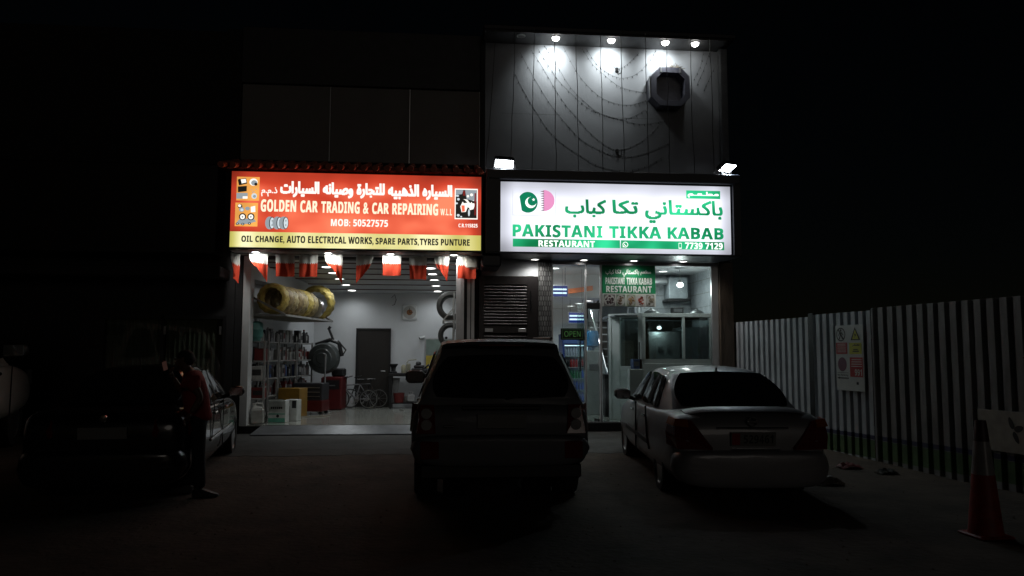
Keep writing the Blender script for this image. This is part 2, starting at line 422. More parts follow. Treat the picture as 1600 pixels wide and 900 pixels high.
# door jambs with guide rails
for s, (x0, x1) in ((0, (-3.80, -3.66)), (1, (.30, .44))):
    p = MB(); p.rbox(x0, x1, -.03, .28, .262, 3.52, .008); G(p).build('door_jamb', M_whitef if s == 0 else M_alu, gb)
p = MB()
for x in (.30, .37, .43): p = MB(); p.box(x, x + .025, -.06, -.031, .262, 3.5); G(p).build('shutter_guide', M_alu, gb)
for x in (.52, .60): p = MB(); p.box(x, x + .06, -.05, .019, .25, 3.5); G(p).build('shutter_guide', M_alu, gb)
p = MB(); p.lathe([(.17, -3.7), (.17, .62)], (0, 0, 3.44 + .0), 'X', 16)
p.v = [(x, y - .22, z) for x, y, z in p.v]
p2 = MB(); p2.rbox(.44, .72, -.42, .019, 3.27, 3.62, .05); G(p2).build('shutter_end_box', pm('cream_plastic', (.5, .48, .42), .5), gb)
# soffit and box behind the red sign
p = MB(); p.box(-3.9, .775, -.66, .018, 3.541, 5.0); G(p).build('sign_backing_box', M_soff, gb)
# tiled ledge over the sign
p = MB(); x = -3.98; tiles = MB()
p.add([(-4.02, -.88, 5.07), (.8, -.88, 5.07), (.8, -.04, 5.34), (-4.02, -.04, 5.34), (-4.02, -.88, 5.03), (.8, -.88, 5.03), (.8, -.04, 5.03), (-4.02, -.04, 5.03)],
      [(0, 1, 2, 3), (7, 6, 5, 4), (0, 4, 5, 1), (1, 5, 6, 2), (2, 6, 7, 3), (3, 7, 4, 0)])
while x < .8:
    tiles.tube([(x, -1.17, 5.04), (x, -.6, 5.2), (x, -.04, 5.37)], .058, 12); x += .212
tl = G(p).build('tile_ledge', M_roof, gb); G(tiles).build('ridge_tile', M_roof, tl, smooth=True)
d = MB(); d.box(-2.12, -1.33, YB - .04, YB - .002, .282, 2.25); dd = G(d).build('back_door', M_wood, gb)
d = MB(); d.tube([(-1.42, YB - .05, 1.2), (-1.42, YB - .09, 1.2), (-1.52, YB - .09, 1.2)], .012); G(d).build('door_handle', M_steel, dd)
d = MB(); d.box(-2.17, -2.122, YB - .06, YB - .002, .282, 2.30); d.box(-1.328, -1.28, YB - .06, YB - .002, .282, 2.30); d.box(-2.122, -1.328, YB - .06, YB - .002, 2.252, 2.30)
G(d).build('door_frame', M_black, dd)
d = MB(); d.box(-.40, .35, YB - .03, YB - .002, 1.0, 2.05); wn = G(d).build('window_frame', M_alu, gb)
d = MB(); d.box(-.37, .32, YB - .04, YB - .031, 1.62, 2.02); G(d).build('window_pane', pm('grey_green_glass', (.22, .28, .25), .2), wn)
d = MB(); d.box(-.37, .32, YB - .04, YB - .031, 1.03, 1.60); G(d).build('yellow_sheet', pm('yellow_film', (.55, .42, .06), .5), wn)
# loading ramp plate
rp = MB(); rp.add([(-3.5, -.42, .125), (.6, -.42, .125), (.6, -.014, .255), (-3.38, -.014, .255), (-3.5, -.42, .145), (.6, -.42, .145), (.6, -.014, .275), (-3.38, -.014, .275)],
       [(3, 2, 1, 0), (4, 5, 6, 7), (0, 1, 5, 4), (1, 2, 6, 5), (2, 3, 7, 6), (3, 0, 4, 7)])
tag(rp.build('ramp_plate', pm('ramp_steel', (.17, .18, .19), .42, .6, var=.45, scale=3)), 'grey steel ramp plate sloping up to the workshop threshold', 'ramp')

# ---------------------------------------------------------------- restaurant building (right of centre)
rb = T('restaurant_building', 'two storey restaurant with grey lit upper wall, dark sign surround and glass front', 'building', (3.3, 0, 0))
def RL(mb):
    mb.v = [(x - 3.3, y, z) for x, y, z in mb.v]; return mb
p = MB(); p.box(.80, 5.94, .0, .3, 3.55, 8.0); RL(p).build('upper_wall', M_grey, rb)
p = MB()
for (x0, x1, z) in ((1.2, 2.4, 6.52), (3.5, 4.6, 6.50)): p.box(x0, x1, -.0015, .003, z, z + .008)
RL(p).build('wall_seam', pm('seam', (.24, .245, .25), .8), rb)
p = MB(); p.rbox(.78, 5.90, -.60, .3, 8.02, 8.12, .02); RL(p).build('roof_edge', M_navy, rb)
p = MB(); p.box(.80, 5.72, -.58, -.002, 7.985, 8.018); RL(p).build('eave_soffit', pm('eave_soffit_panel', (.07, .07, .07), .6), rb)
p = MB(); p.rbox(5.74, 5.89, -.14, .0, 3.55, 8.018, .01); RL(p).build('pilaster', pm('pilaster_grey', (.12, .125, .13), .7), rb)
p = MB(); p.box(.78, 5.94, .3, 7.2, 7.85, 7.95); p.box(.8, 5.94, 7.1, 7.2, 0, 7.9); RL(p).build('roof', M_dark, rb)
p = MB(); p.rbox(.745, .85, -.12, .0, 5.15, 8.0, .01); RL(p).build('corner_trim', M_dark, rb)
# box around the white sign
p = MB(); SX0, SX1, SZ0, SZ1 = .82, 5.74, 3.52, 5.12
p.rbox(SX0, SX1, -1.05, -.02, 4.93, SZ1, .015); p.rbox(SX0, SX1, -1.04, -.02, SZ0, 3.555, .01)
p.box(SX0, 1.08, -1.035, -.03, 3.556, 4.929); p.box(5.60, SX1, -1.035, -.03, 3.556, 4.929); p.box(1.081, 5.599, -.78, -.031, 3.557, 4.928)
RL(p).build('sign_surround', M_navy, rb)
p = MB(); p.rbox(.76, 1.12, -.9, -.02, 3.28, 3.515, .03); RL(p).build('surround_bracket', M_navy, rb)
# octagonal window hood
HQ = at(1048, 135, -.30)
def octo(r, k=.56): return [(r, r * k), (r * k, r), (-r * k, r), (-r, r * k), (-r, -r * k), (-r * k, -r), (r * k, -r), (r, -r * k)]
p = MB(); cx, cz = HQ.x, HQ.z
o8, i8 = octo(.40), octo(.295)
vs = [(cx + x, y, cz + z) for y in (-.30, -.003) for pl in (o8, i8) for x, z in pl]
fs = []
for i in range(8):
    j = (i + 1) % 8
    fs += [(i, j, 8 + j, 8 + i), (16 + i, 24 + i, 24 + j, 16 + j), (i, 16 + i, 16 + j, j), (8 + i, 8 + j, 24 + j, 24 + i)]
p.add(vs, fs); oh = RL(p).build('window_hood', pm('hood_charcoal', (.11, .11, .14), .6), rb)
p = MB(); p.prism([(cx + x * .99, cz + z * .99) for x, z in i8], -.05, -.006); RL(p).build('window_pane', pm('frosted_pane', (.42, .42, .42), .5), oh)
p = MB()
for sx in (-1, 1): p.box(cx + sx * .2 - .02, cx + sx * .2 + .02, -.31, -.298, cz + .295, cz + .40)
p.box(cx - .41 - .012, cx - .41, -.26, -.16, cz - .22, cz + .22); RL(p).build('hood_trim', M_alu, oh)
# birds' nest of straw on the hood
# ground floor
p = MB(); p.box(.80, 2.19, .0, .3, 3.20, 3.549); RL(p).build('lintel_wall', M_white, rb)
p = MB(); p.rbox(1.935, 2.20, -.06, .25, .0, 3.519, .006); RL(p).build('stone_column', M_stonec, rb)
p = MB(); p.rbox(5.645, 5.93, -.09, .3, .0, 3.519, .006); RL(p).build('tiled_column', M_brown, rb)
p = MB(); p.box(2.201, 5.644, -.03, .12, 0, .283); RL(p).build('plinth', M_black, rb)
p = MB(); p.slab([(2.0, .121), (5.9, .121), (5.9, 7.09), (2.0, 7.09)], 0, .28); RL(p).build('floor', M_tile, rb)
p = MB(); p.box(1.9, 2.0, .31, 7.09, 0, 3.6); RL(p).build('side_wall', M_white, rb)
p = MB(); p.box(5.8, 5.9, .31, 7.09, 0, 3.6); RL(p).build('kitchen_side_wall', M_tilew, rb)
p = MB(); p.box(2.0, 5.8, 6.9, 7.05, .28, 3.6); RL(p).build('back_wall', M_white, rb)
p = MB(); p.box(2.0, 5.8, .31, 2.4, 3.49, 3.58); p.box(2.0, 4.3, 2.401, 6.9, 2.96, 3.1); p.box(2.0, 4.3, 2.35, 2.4, 3.0, 3.488)
p.box(4.301, 5.8, 2.401, 6.9, 3.49, 3.58); RL(p).build('ceiling', M_ceil, rb)
p = MB(); pts = [(2.5 + 1.0 * t, 2.349 - .06 - .10 * math.sin(t * 3.0), 3.0 + .12 * t ** 1.5) for t in [i / 10 for i in range(11)]]
for q0, q1 in zip(pts, pts[1:]):
    p.add([(q0[0], q0[1], q0[2]), (q1[0], q1[1], q1[2]), (q1[0], q1[1], q1[2] + .11), (q0[0], q0[1], q0[2] + .11), (q0[0], 2.349, q0[2]), (q1[0], 2.349, q1[2]), (q1[0], 2.349, q1[2] + .11), (q0[0], 2.349, q0[2] + .11)],
          [(0, 1, 2, 3), (0, 4, 5, 1), (3, 2, 6, 7), (0, 3, 7, 4), (1, 5, 6, 2)])
RL(p).build('ceiling_band', M_orange, rb)
p = MB(); p.box(4.32, 5.79, 2.2, 2.35, .28, 3.488); RL(p).build('kitchen_wall', M_tilew, rb)
# shop front glazing
p = MB(); p.rbox(2.201, 5.644, -.02, .06, 3.44, 3.519, .006)
for x in (2.201, 2.88, 3.19, 5.50): p.rbox(x, x + (.035 if x < 5 else .14), -.02, .06, .284, 3.439, .004)
p.box(2.24, 5.5, -.01, .05, .285, .31); fr = RL(p).build('shop_window_frame', M_alu, rb)
for x0, x1, z0 in ((2.237, 2.879, .311), (2.916, 3.189, 2.75), (3.226, 5.499, .311)):
    p = MB(); p.box(x0, x1, .012, .022, z0, 3.439); RL(p).build('window_pane', M_glass, fr)

# louvred service door beside the workshop
ld = T('louvred_door', 'dark brown louvred service door between the workshop and the stone column', 'door', (1.28, 0, 0))
p = MB(); p.box(-.53, -.43, -.05, .12, .02, 3.19); p.box(.43, .645, -.05, .12, .02, 3.19); p.box(-.429, .429, -.05, .12, 3.03, 3.19); p.box(-.429, .429, -.05, .12, 2.06, 2.19); p.box(-.429, .429, -.05, .12, .02, .2); p.box(-.429, .429, .08, .12, .201, 3.029)
M_bronze = pm('bronze_frame', (.035, .03, .03), .45, .3); p.build('door_frame', M_bronze, ld)
p = MB(); z = .25
while z < 3.0:
    if not (2.0 < z < 2.2): p.add([(-.428, -.045, z), (.428, -.045, z), (.428, .06, z + .05), (-.428, .06, z + .05), (-.428, -.045, z + .012), (.428, -.045, z + .012), (.428, .06, z + .062), (-.428, .06, z + .062)],
                                  [(0, 1, 2, 3), (7, 6, 5, 4), (0, 4, 5, 1), (1, 5, 6, 2), (2, 6, 7, 3), (3, 7, 4, 0)])
    z += .062
p.build('louvre_slats', pm('louvre_grey', (.42, .40, .40), .4, .3), ld)
for sx in (-.33, .33):
    p = MB(); p.rbox(sx - .08, sx + .08, -.062, -.051, 2.08, 2.15, .004); p.build('door_latch', M_alu, ld)
p = MB(); p.tube([(.50, -.06, 2.9), (.50, -.06, 2.5)], .012); p.tube([(.50, -.06, 2.62), (.53, -.06, 2.6)], .01); p.build('door_chain', M_black, ld)

# ---------------------------------------------------------------- unlit shop on the left
lb = T('unlit_shop_building', 'dark closed shop building with a dim curtained window left of the workshop', 'building', (-10, 0, 0))
def LL(mb):
    mb.v = [(x + 10, y, z) for x, y, z in mb.v]; return mb
p = MB(); p.box(-17, -6.4, 0, .3, 0, 8); p.box(-4.1, -3.96, 0, .3, 0, 8); p.box(-6.399, -4.101, 0, .3, 2.36, 8); p.box(-6.399, -4.101, 0, .3, 0, .28)
p.box(-17, -3.96, 4.5, 4.7, 0, 8); p.box(-17, -3.96, .301, 4.499, 7.8, 8); p.box(-17, -16.8, .301, 4.499, 0, 7.799); p.box(-4.40, -4.30, .301, 4.499, 0, 7.799)
LL(p).build('facade_wall', M_dark, lb)
p = MB(); p.rbox(-12, -4.2, -.5, -.002, 3.5, 5.2, .02); LL(p).build('unlit_signboard', pm('unlit_sign', (.02, .018, .017), .35), lb)
p = MB(); p.rbox(-12.2, -4.05, -.7, -.002, 3.05, 3.25, .02); LL(p).build('canopy', M_dark, lb)
p = MB()
for x in (-6.399, -5.30, -4.16): p.box(x, x + .06, -.02, .05, .281, 2.359)
p.box(-6.338, -4.161, -.02, .05, 2.30, 2.359); p.box(-6.338, -4.161, -.02, .05, .281, .34); wf = LL(p).build('shop_window_frame', M_black, lb)
for x0, x1 in ((-6.338, -5.301), (-5.239, -4.161)):
    p = MB(); p.box(x0, x1, .01, .02, .341, 2.299); LL(p).build('window_pane', M_glass, wf)
    p = MB(); k = 40
    vs = []
    for i in range(k + 1):
        x = x0 + (x1 - x0) * i / k; vs += [(x, .12 + .025 * math.sin(i * 1.9) + .012 * math.sin(i * .7), z) for z in (.34, 2.32)]
    p.add(vs, [(2 * i, 2 * i + 2, 2 * i + 3, 2 * i + 1) for i in range(k)])
    cu = LL(p).build('curtain', pm('olive_curtain', (.16, .16, .11), .9), lb, smooth=True, fix=False)
for x in (-5.22, -4.2):
    p = MB(); p.tube([(x, -.04, 2.02), (x, -.07, 2.02), (x, -.07, 2.14), (x, -.04, 2.14)], .012); p.box(x - .02, x + .02, -.041, -.021, 2.0, 2.16); LL(p).build('window_latch', M_steel, wf)

# ---------------------------------------------------------------- red and yellow lightbox sign of the workshop
s1 = T('lightbox_sign', 'long glowing red and yellow lightbox sign over the open workshop', 'sign', (-1.555, -.9, 4.28))
W1, H1 = 4.585, 1.405          # face spans x -2.2925..2.2925, z -.7025..+.7025
def S1(u, v):                  # fractions of the face, from the top left
    return ((u - .5) * W1, (.5 - v) * H1)
M_fr = pm('sign_frame_dark', (.02, .018, .018), .5)
p = MB()
hw, hh = W1 / 2, H1 / 2
p.box(-hw - .025, hw + .025, -.01, .22, hh, hh + .03); p.box(-hw - .025, hw + .025, -.01, .22, -hh - .035, -hh)
p.box(-hw - .025, -hw, -.01, .22, -hh + .0005, hh - .0005); p.box(hw, hw + .025, -.01, .22, -hh + .0005, hh - .0005); p.box(-hw, hw, .05, .22, -hh, hh)
p.build('sign_frame', M_fr, s1)
zs = S1(0, .795)[1]
E_red = em('backlit_red', (.93, .085, .038), .92, .32, 1.0, (1.0, 1, 1.6), (2.3, .70, (1.0, .235, .12)))
E_yel = em('backlit_yellow', (.88, .80, .20), .90, .3, 1.0, (1.2, 1, .2), (2.4, 1.1, (1.0, .96, .62)))
E_w = em('backlit_white', (1, .96, .88), 1.15)
E_k = em('backlit_black', (.012, .012, .01), 1.0)
p = MB(); p.box(-hw, hw, 0, .049, zs, hh); p.build('red_panel', E_red, s1)
p = MB(); p.box(-hw, hw, 0, .049, -hh, zs - .0005); p.build('yellow_panel', E_yel, s1)
def cr1(x, y):                 # reading positions measured on the sign's face, in fractions
    u = (x - 45) / 1484.; t = 65 + 30 * u; b = 512 + 13 * u
    return S1(u, (y - t) / (b - t))
def txt1(name, s, x0, x1, y0, y1, mat, bold, ar=False, lab=None, bands=30):
    a = cr1(x0, y1); b = cr1(x1, y0); a2 = cr1((x0 + x1) / 2, y1); b2 = cr1((x0 + x1) / 2, y0)
    m = MB(); write(m, arabic(s) if ar else s, a[0], b[0], a2[1], b2[1], -.003, bold=bold, bands=bands)
    return m.build(name, mat, s1, fix=False)
m = MB()
for s, x0, x1, y0, y1 in (('السياره', 1172, 1353, 142, 232), ('الذهبيه', 965, 1152, 138, 228), ('للتجارة', 778, 946, 134, 224), ('وصيانه', 578, 758, 130, 222), ('السيارات', 328, 558, 124, 218), ('ذ.م.م', 218, 312, 160, 214)):
    a = cr1(x0, (y0 + y1) / 2); b = cr1(x1, (y0 + y1) / 2); zz0 = cr1((x0 + x1) / 2, y1)[1]; zz1 = cr1((x0 + x1) / 2, y0)[1]
    write(m, arabic(s), a[0], b[0], zz0, zz1, -.003, bold=.012 if len(s) > 6 or '.' not in s else .003, bands=30)
m.build('arabic_lettering', E_w, s1, fix=False)
m = MB()
for s, x0, x1, y0, y1 in (('GOLDEN', 218, 424, 232, 305), ('CAR', 448, 551, 237, 308), ('TRADING', 571, 798, 241, 312), ('&', 818, 851, 247, 314), ('CAR', 872, 972, 248, 315), ('REPAIRING', 992, 1268, 251, 320)):
    a = cr1(x0, (y0 + y1) / 2); b = cr1(x1, (y0 + y1) / 2)
    write(m, s, a[0], b[0], cr1((x0 + x1) / 2, y1)[1], cr1((x0 + x1) / 2, y0)[1], -.003, bold=.004, bands=32)
a = cr1(1282, 300); b = cr1(1352, 300); write(m, 'W.L.L', a[0], b[0], cr1(1317, 320)[1], cr1(1317, 282)[1], -.003, bold=.001)
m.build('company_lettering', em('backlit_cream', (1, .90, .66), 1.12), s1, fix=False)
txt1('phone_lettering', 'MOB: 50527575', 630, 968, 346, 388, E_w, .002)
txt1('registration_lettering', 'C.R.115825', 1392, 1508, 369, 390, E_w, .001)
m = MB()
for s, x0, x1, y0, y1 in (('OIL CHANGE,', 112, 361, 446, 484), ('AUTO ELECTRICAL WORKS,', 374, 884, 447, 490), ('SPARE PARTS,', 896, 1154, 455, 494), ('TYRES PUNTURE', 1160, 1461, 458, 496)):
    a = cr1(x0, (y0 + y1) / 2); b = cr1(x1, (y0 + y1) / 2)
    ex = 5 if ',' in s else 0
    write(m, s, a[0], b[0], cr1((x0 + x1) / 2, y1 + ex)[1], cr1((x0 + x1) / 2, y0)[1], -.003, bold=.003, bands=28)
m.build('service_lettering', E_k, s1, fix=False)
# printed pictures on the sign
E_or = em('backlit_orange', (1, .45, .10), .9, .25, 2); E_gr = em('backlit_grey', (.40, .46, .50), .8); E_lg = em('backlit_pale_grey', (.75, .85, .9), .9); E_dk = em('backlit_dark_red', (.25, .02, .015), .8)
def rect1(m, x0, x1, y0, y1, d, mi=0):
    a = cr1(x0, y1); b = cr1(x1, y0); m.box(a[0], b[0], -d, -.0015 if d < .003 else -d + .001, a[1], b[1], mi)
def disc1(m, cx, cy, rx, ry, d, mi=0, n=18, a0=0, a1=2 * math.pi):
    c = cr1(cx, cy); k = W1 / 1484
    pts = [(c[0] + rx * k * math.cos(a0 + (a1 - a0) * i / n), -d, c[1] + ry * k * math.sin(a0 + (a1 - a0) * i / n)) for i in range(n)]
    m.add(pts, [tuple(range(n))], mi)
def poly1(m, pts, d, mi=0):
    q = [cr1(*p) for p in pts]; m.add([(x, -d, z) for x, z in q], [tuple(range(len(q)))], mi)
pic_m = [E_or, E_k, E_w, E_gr, E_lg, E_dk, E_red]
m = MB(); rect1(m, 75, 207, 100, 238, .002, 0)
poly1(m, [(80, 115), (92, 110), (104, 145), (88, 150)], .004, 1); poly1(m, [(90, 112), (128, 107), (136, 138), (98, 148)], .005, 1); poly1(m, [(98, 114), (126, 111), (131, 132), (104, 138)], .007, 2)
poly1(m, [(82, 156), (134, 152), (134, 184), (84, 190)], .004, 1); poly1(m, [(76, 194), (140, 194), (140, 228), (76, 228)], .004, 3); poly1(m, [(112, 214), (140, 214), (140, 228), (112, 228)], .006, 2)
disc1(m, 172, 130, 24, 22, .004, 2); disc1(m, 176, 134, 18, 16, .006, 3); disc1(m, 186, 142, 9, 9, .008, 1); disc1(m, 178, 212, 16, 17, .004, 4); disc1(m, 180, 214, 9, 9, .006, 3)
for q in ((164, 176), (176, 186), (188, 172), (168, 190)): disc1(m, q[0], q[1], 4, 3, .004, 3, 8)
m.build('parts_picture', pic_m, s1, fix=False)
m = MB(); rect1(m, 71, 202, 253, 390, .002, 0)
disc1(m, 98, 272, 14, 12, .004, 1); disc1(m, 96, 270, 9, 8, .006, 2); disc1(m, 108, 292, 15, 14, .005, 3); disc1(m, 110, 294, 9, 8, .007, 4); disc1(m, 142, 286, 14, 11, .004, 3); poly1(m, [(160, 276), (186, 270), (188, 306), (162, 308)], .004, 2)
poly1(m, [(80, 370), (100, 345), (180, 345), (194, 362), (150, 376), (100, 380)], .004, 3)
for q in (115, 163): disc1(m, q, 334, 21, 21, .006, 1); disc1(m, q, 335, 14, 15, .008, 2); disc1(m, q, 335, 5, 6, .010, 3)
for q in ((86, 376), (118, 378), (156, 374)): disc1(m, q[0], q[1], 9, 7, .006, 1); disc1(m, q[0], q[1], 4, 3, .008, 4)
m.build('wheels_picture', pic_m, s1, fix=False)
m = MB()
for i, q in enumerate((272, 315, 352)):
    disc1(m, q, 370, 26, 39, .003 + .003 * i, 3); disc1(m, q + 14, 370, 17, 37, .004 + .003 * i, 1); disc1(m, q + 15, 370, 13, 33, .0045 + .003 * i, 4)
    for zq in (345, 395): disc1(m, q + 15, zq * .5 + 185, 4, 6, .005 + .003 * i, 3, 8)
m.build('tyres_picture', pic_m, s1, fix=False)
m = MB(); rect1(m, 1368, 1508, 165, 342, .002, 2); rect1(m, 1374, 1502, 172, 335, .004, 1)
poly1(m, [(1374, 172), (1420, 172), (1412, 196), (1374, 200)], .006, 3); poly1(m, [(1430, 172), (1500, 172), (1500, 240), (1440, 225)], .006, 3)
poly1(m, [(1402, 268), (1424, 225), (1444, 228), (1462, 250), (1482, 230), (1490, 262), (1482, 284), (1460, 290), (1448, 270), (1436, 300), (1410, 302)], .009, 2)
poly1(m, [(1412, 234), (1426, 228), (1446, 246), (1424, 250)], .012, 1); poly1(m, [(1470, 236), (1488, 236), (1486, 250), (1474, 250)], .012, 1)
poly1(m, [(1408, 262), (1428, 262), (1430, 296), (1414, 300)], .012, 6); disc1(m, 1452, 300, 9, 26, .012, 1); disc1(m, 1455, 305, 6, 22, .014, 4)
rect1(m, 1418, 1432, 176, 205, .008, 5); rect1(m, 1488, 1497, 190, 320, .010, 5); disc1(m, 1448, 208, 7, 8, .008, 2); disc1(m, 1470, 200, 9, 9, .008, 2)
for q in ((1384, 206, 10, 6), (1390, 226, 8, 8), (1380, 250, 7, 6), (1390, 320, 9, 8), (1408, 328, 6, 5)): disc1(m, q[0], q[1], q[2], q[3], .007, 4)
m.build('car_picture', pic_m, s1, fix=False)

# ---------------------------------------------------------------- white lightbox sign of the restaurant
s2 = T('lightbox_sign', 'long glowing white lightbox sign with green lettering over the restaurant', 'sign', (3.34, -.93, 4.237))
W2, H2 = 4.475, 1.325
E_w2 = em('backlit_cool_white', (.86, .88, 1.0), 1.3, .15, .9, (1, 1, 1.2), (2.24, .68, (.96, 1, 1))); E_g = em('backlit_green', (.0, .26, .085), 1.0, .35, 1.3, None, (9, 9, (.03, .62, .28))); E_pk = em('backlit_pink', (.80, .30, .55), 1.0, .1, 2)
E_wl = em('backlit_white_letters', (.95, 1, .97), 1.4); E_ol = em('backlit_outline', (.62, .64, .68), 1.1)
p = MB(); p.box(-W2 / 2 - .02, W2 / 2 + .02, .0601, .13, -H2 / 2 - .004, H2 / 2 + .02)
for q in ((-W2 / 2 - .02, -W2 / 2), (W2 / 2, W2 / 2 + .02)): p.box(q[0], q[1], -.012, .06, -H2 / 2, H2 / 2)
p.box(-W2 / 2 - .02, W2 / 2 + .02, -.012, .06, H2 / 2 + .0005, H2 / 2 + .02)
p.build('sign_frame', M_fr, s2)
p = MB(); p.box(-W2 / 2, W2 / 2, 0, .06, -H2 / 2, H2 / 2); p.build('white_panel', E_w2, s2)
def cr2(x, y):
    u = (x - 152) / 1303.; t = 168 + 22 * u; b = 550 + 13 * u; v = (y - t) / (b - t)
    return ((u - .5) * W2, (.5 - v) * H2)
def w2(m, s, x0, x1, y0, y1, bold, bands=30, d=.003):
    a = cr2(x0, (y0 + y1) / 2); b = cr2(x1, (y0 + y1) / 2); c = (x0 + x1) / 2
    write(m, s, a[0], b[0], cr2(c, y1)[1], cr2(c, y0)[1], -d, bold=bold, bands=bands)
def poly2(m, pts, d, mi=0):
    q = [cr2(*p) for p in pts]; m.add([(x, -d, z) for x, z in q], [tuple(range(len(q)))], mi)
m = MB()
w2(m, arabic('باكستاني'), 962, 1410, 266, 396, .012); w2(m, arabic('تكا'), 776, 924, 266, 344, .012); w2(m, arabic('كباب'), 510, 742, 264, 366, .012)
m.build('arabic_lettering', E_g, s2, fix=False)
m = MB(); w2(m, 'PAKISTANI', 219, 720, 405, 475, .006); w2(m, 'TIKKA', 757, 1053, 412, 478, .006); w2(m, 'KABAB', 1089, 1412, 417, 481, .006)
m.build('restaurant_lettering', E_g, s2, fix=False)
m = MB(); poly2(m, [(220, 482), (818, 488), (818, 532), (220, 526)], .003); poly2(m, [(823, 488), (1414, 496), (1414, 540), (823, 532)], .003)
poly2(m, [(1200, 211), (1397, 214), (1397, 259), (1200, 256)], .003); m.build('green_strip', E_g, s2, fix=False)
m = MB(); w2(m, 'RESTAURANT', 362, 676, 492, 526, .002, d=.006); w2(m, '7739 7129', 1188, 1405, 500, 535, .002, d=.006); w2(m, arabic('مطـعـم'), 1208, 1388, 219, 252, .006, d=.006)
k = W2 / 1303
c = cr2(848, 512)
def ring2(m, cx, cz, r0, r1, d, a0=0, a1=2 * math.pi, n=24):
    for i in range(n):
        t0 = a0 + (a1 - a0) * i / n; t1 = a0 + (a1 - a0) * (i + 1) / n
        m.add([(cx + r0 * math.cos(t0), -d, cz + r0 * math.sin(t0)), (cx + r1 * math.cos(t0), -d, cz + r1 * math.sin(t0)), (cx + r1 * math.cos(t1), -d, cz + r1 * math.sin(t1)), (cx + r0 * math.cos(t1), -d, cz + r0 * math.sin(t1))], [(0, 1, 2, 3)])
ring2(m, c[0], c[1], .042, .054, .006); ring2(m, c[0] + .012, c[1] + .012, .024, .038, .006, R(170), R(280), 8)
m.add([(c[0] - .054, -.006, c[1] - .054), (c[0] - .02, -.006, c[1] - .045), (c[0] - .045, -.006, c[1] - .02)], [(0, 1, 2)])
c = cr2(1160, 517)
for q in ((-.030, -.023, -.055, .055), (.023, .030, -.055, .055)): m.add([(c[0] + q[0], -.006, c[1] + q[2]), (c[0] + q[1], -.006, c[1] + q[2]), (c[0] + q[1], -.006, c[1] + q[3]), (c[0] + q[0], -.006, c[1] + q[3])], [(0, 1, 2, 3)])
for q in ((-.055, -.038), (.044, .055)): m.add([(c[0] - .0229, -.006, c[1] + q[0]), (c[0] + .0229, -.006, c[1] + q[0]), (c[0] + .0229, -.006, c[1] + q[1]), (c[0] - .0229, -.006, c[1] + q[1])], [(0, 1, 2, 3)])
m.build('white_lettering', E_wl, s2, fix=False)
m = MB()
A, B, Cc, D = (218, 196), (456, 200), (456, 356), (218, 351)
for (p0, p1, o) in ((A, B, (0, 3)), (D, Cc, (0, 3))): poly2(m, [p0, p1, (p1[0], p1[1] + o[1]), (p0[0], p0[1] + o[1])], .003)
for (p0, p1) in ((A, D), (B, Cc)): poly2(m, [p0, (p0[0] + 3, p0[1]), (p1[0] + 3, p1[1]), p1], .003)
m.build('picture_outline', E_ol, s2, fix=False)
# flag emblems: green disc with crescent and star, pink half disc with a serrated edge
m = MB(); c = cr2(303, 282); r = 56 * k
pts = []
for i in range(40):
    t = R(140) - R(285) * i / 39 if False else None
for i in range(41):
    t = R(148) + (R(-128) - R(148)) * i / 40; pts.append((c[0] + r * .98 * math.cos(t), -.003, c[1] + r * 1.04 * math.sin(t)))
m.add(pts, [tuple(range(41))]); m.build('green_emblem', em('backlit_deep_green', (.0, .21, .10), 1.0), s2, fix=False)
m = MB(); cc = (c[0] + .075 * 1, c[1] - .0)
n = 26; o1 = []; o2 = []
for i in range(n + 1):      # crescent open towards the upper right
    t = R(95) + (R(345) - R(95)) * i / n
    o1.append((c[0] + .055 + .105 * math.cos(t), -.006, c[1] - .005 + .105 * math.sin(t)))
for i in range(n + 1):
    t = R(102) + (R(338) - R(102)) * i / n
    o2.append((c[0] + .082 + .088 * math.cos(t), -.006, c[1] + .022 + .088 * math.sin(t)))
for i in range(n): m.add([o1[i], o1[i + 1], o2[i + 1], o2[i]], [(0, 1, 2, 3)])
sc = (c[0] + .108, c[1] + .052)
st = [(sc[0] + (.034 if i % 2 == 0 else .014) * math.cos(R(100 + 36 * i)), -.006, sc[1] + (.034 if i % 2 == 0 else .014) * math.sin(R(100 + 36 * i))) for i in range(10)]
m.add(st + [(sc[0], -.006, sc[1])], [(i, (i + 1) % 10, 10) for i in range(10)]); m.build('crescent_and_star', E_wl, s2, fix=False)
m = MB(); c = cr2(392, 272); r = 59 * k
pts = [(c[0] + r * math.cos(t), -.003, c[1] + r * math.sin(t)) for t in [R(92) - R(184) * i / 30 for i in range(31)]]
m.add(pts, [tuple(range(31))])
for i in range(9):
    z0 = c[1] - r + 2 * r * i / 9; h = 2 * r / 9
    m.add([(c[0] + .004, -.004, z0), (c[0] + .004, -.004, z0 + h * .8), (c[0] - .075, -.004, z0 + h * .3)], [(0, 1, 2)], 1)
m.build('pink_emblem', [E_pk, em('backlit_grey_pink', (.30, .20, .26), 1.0)], s2, fix=False)

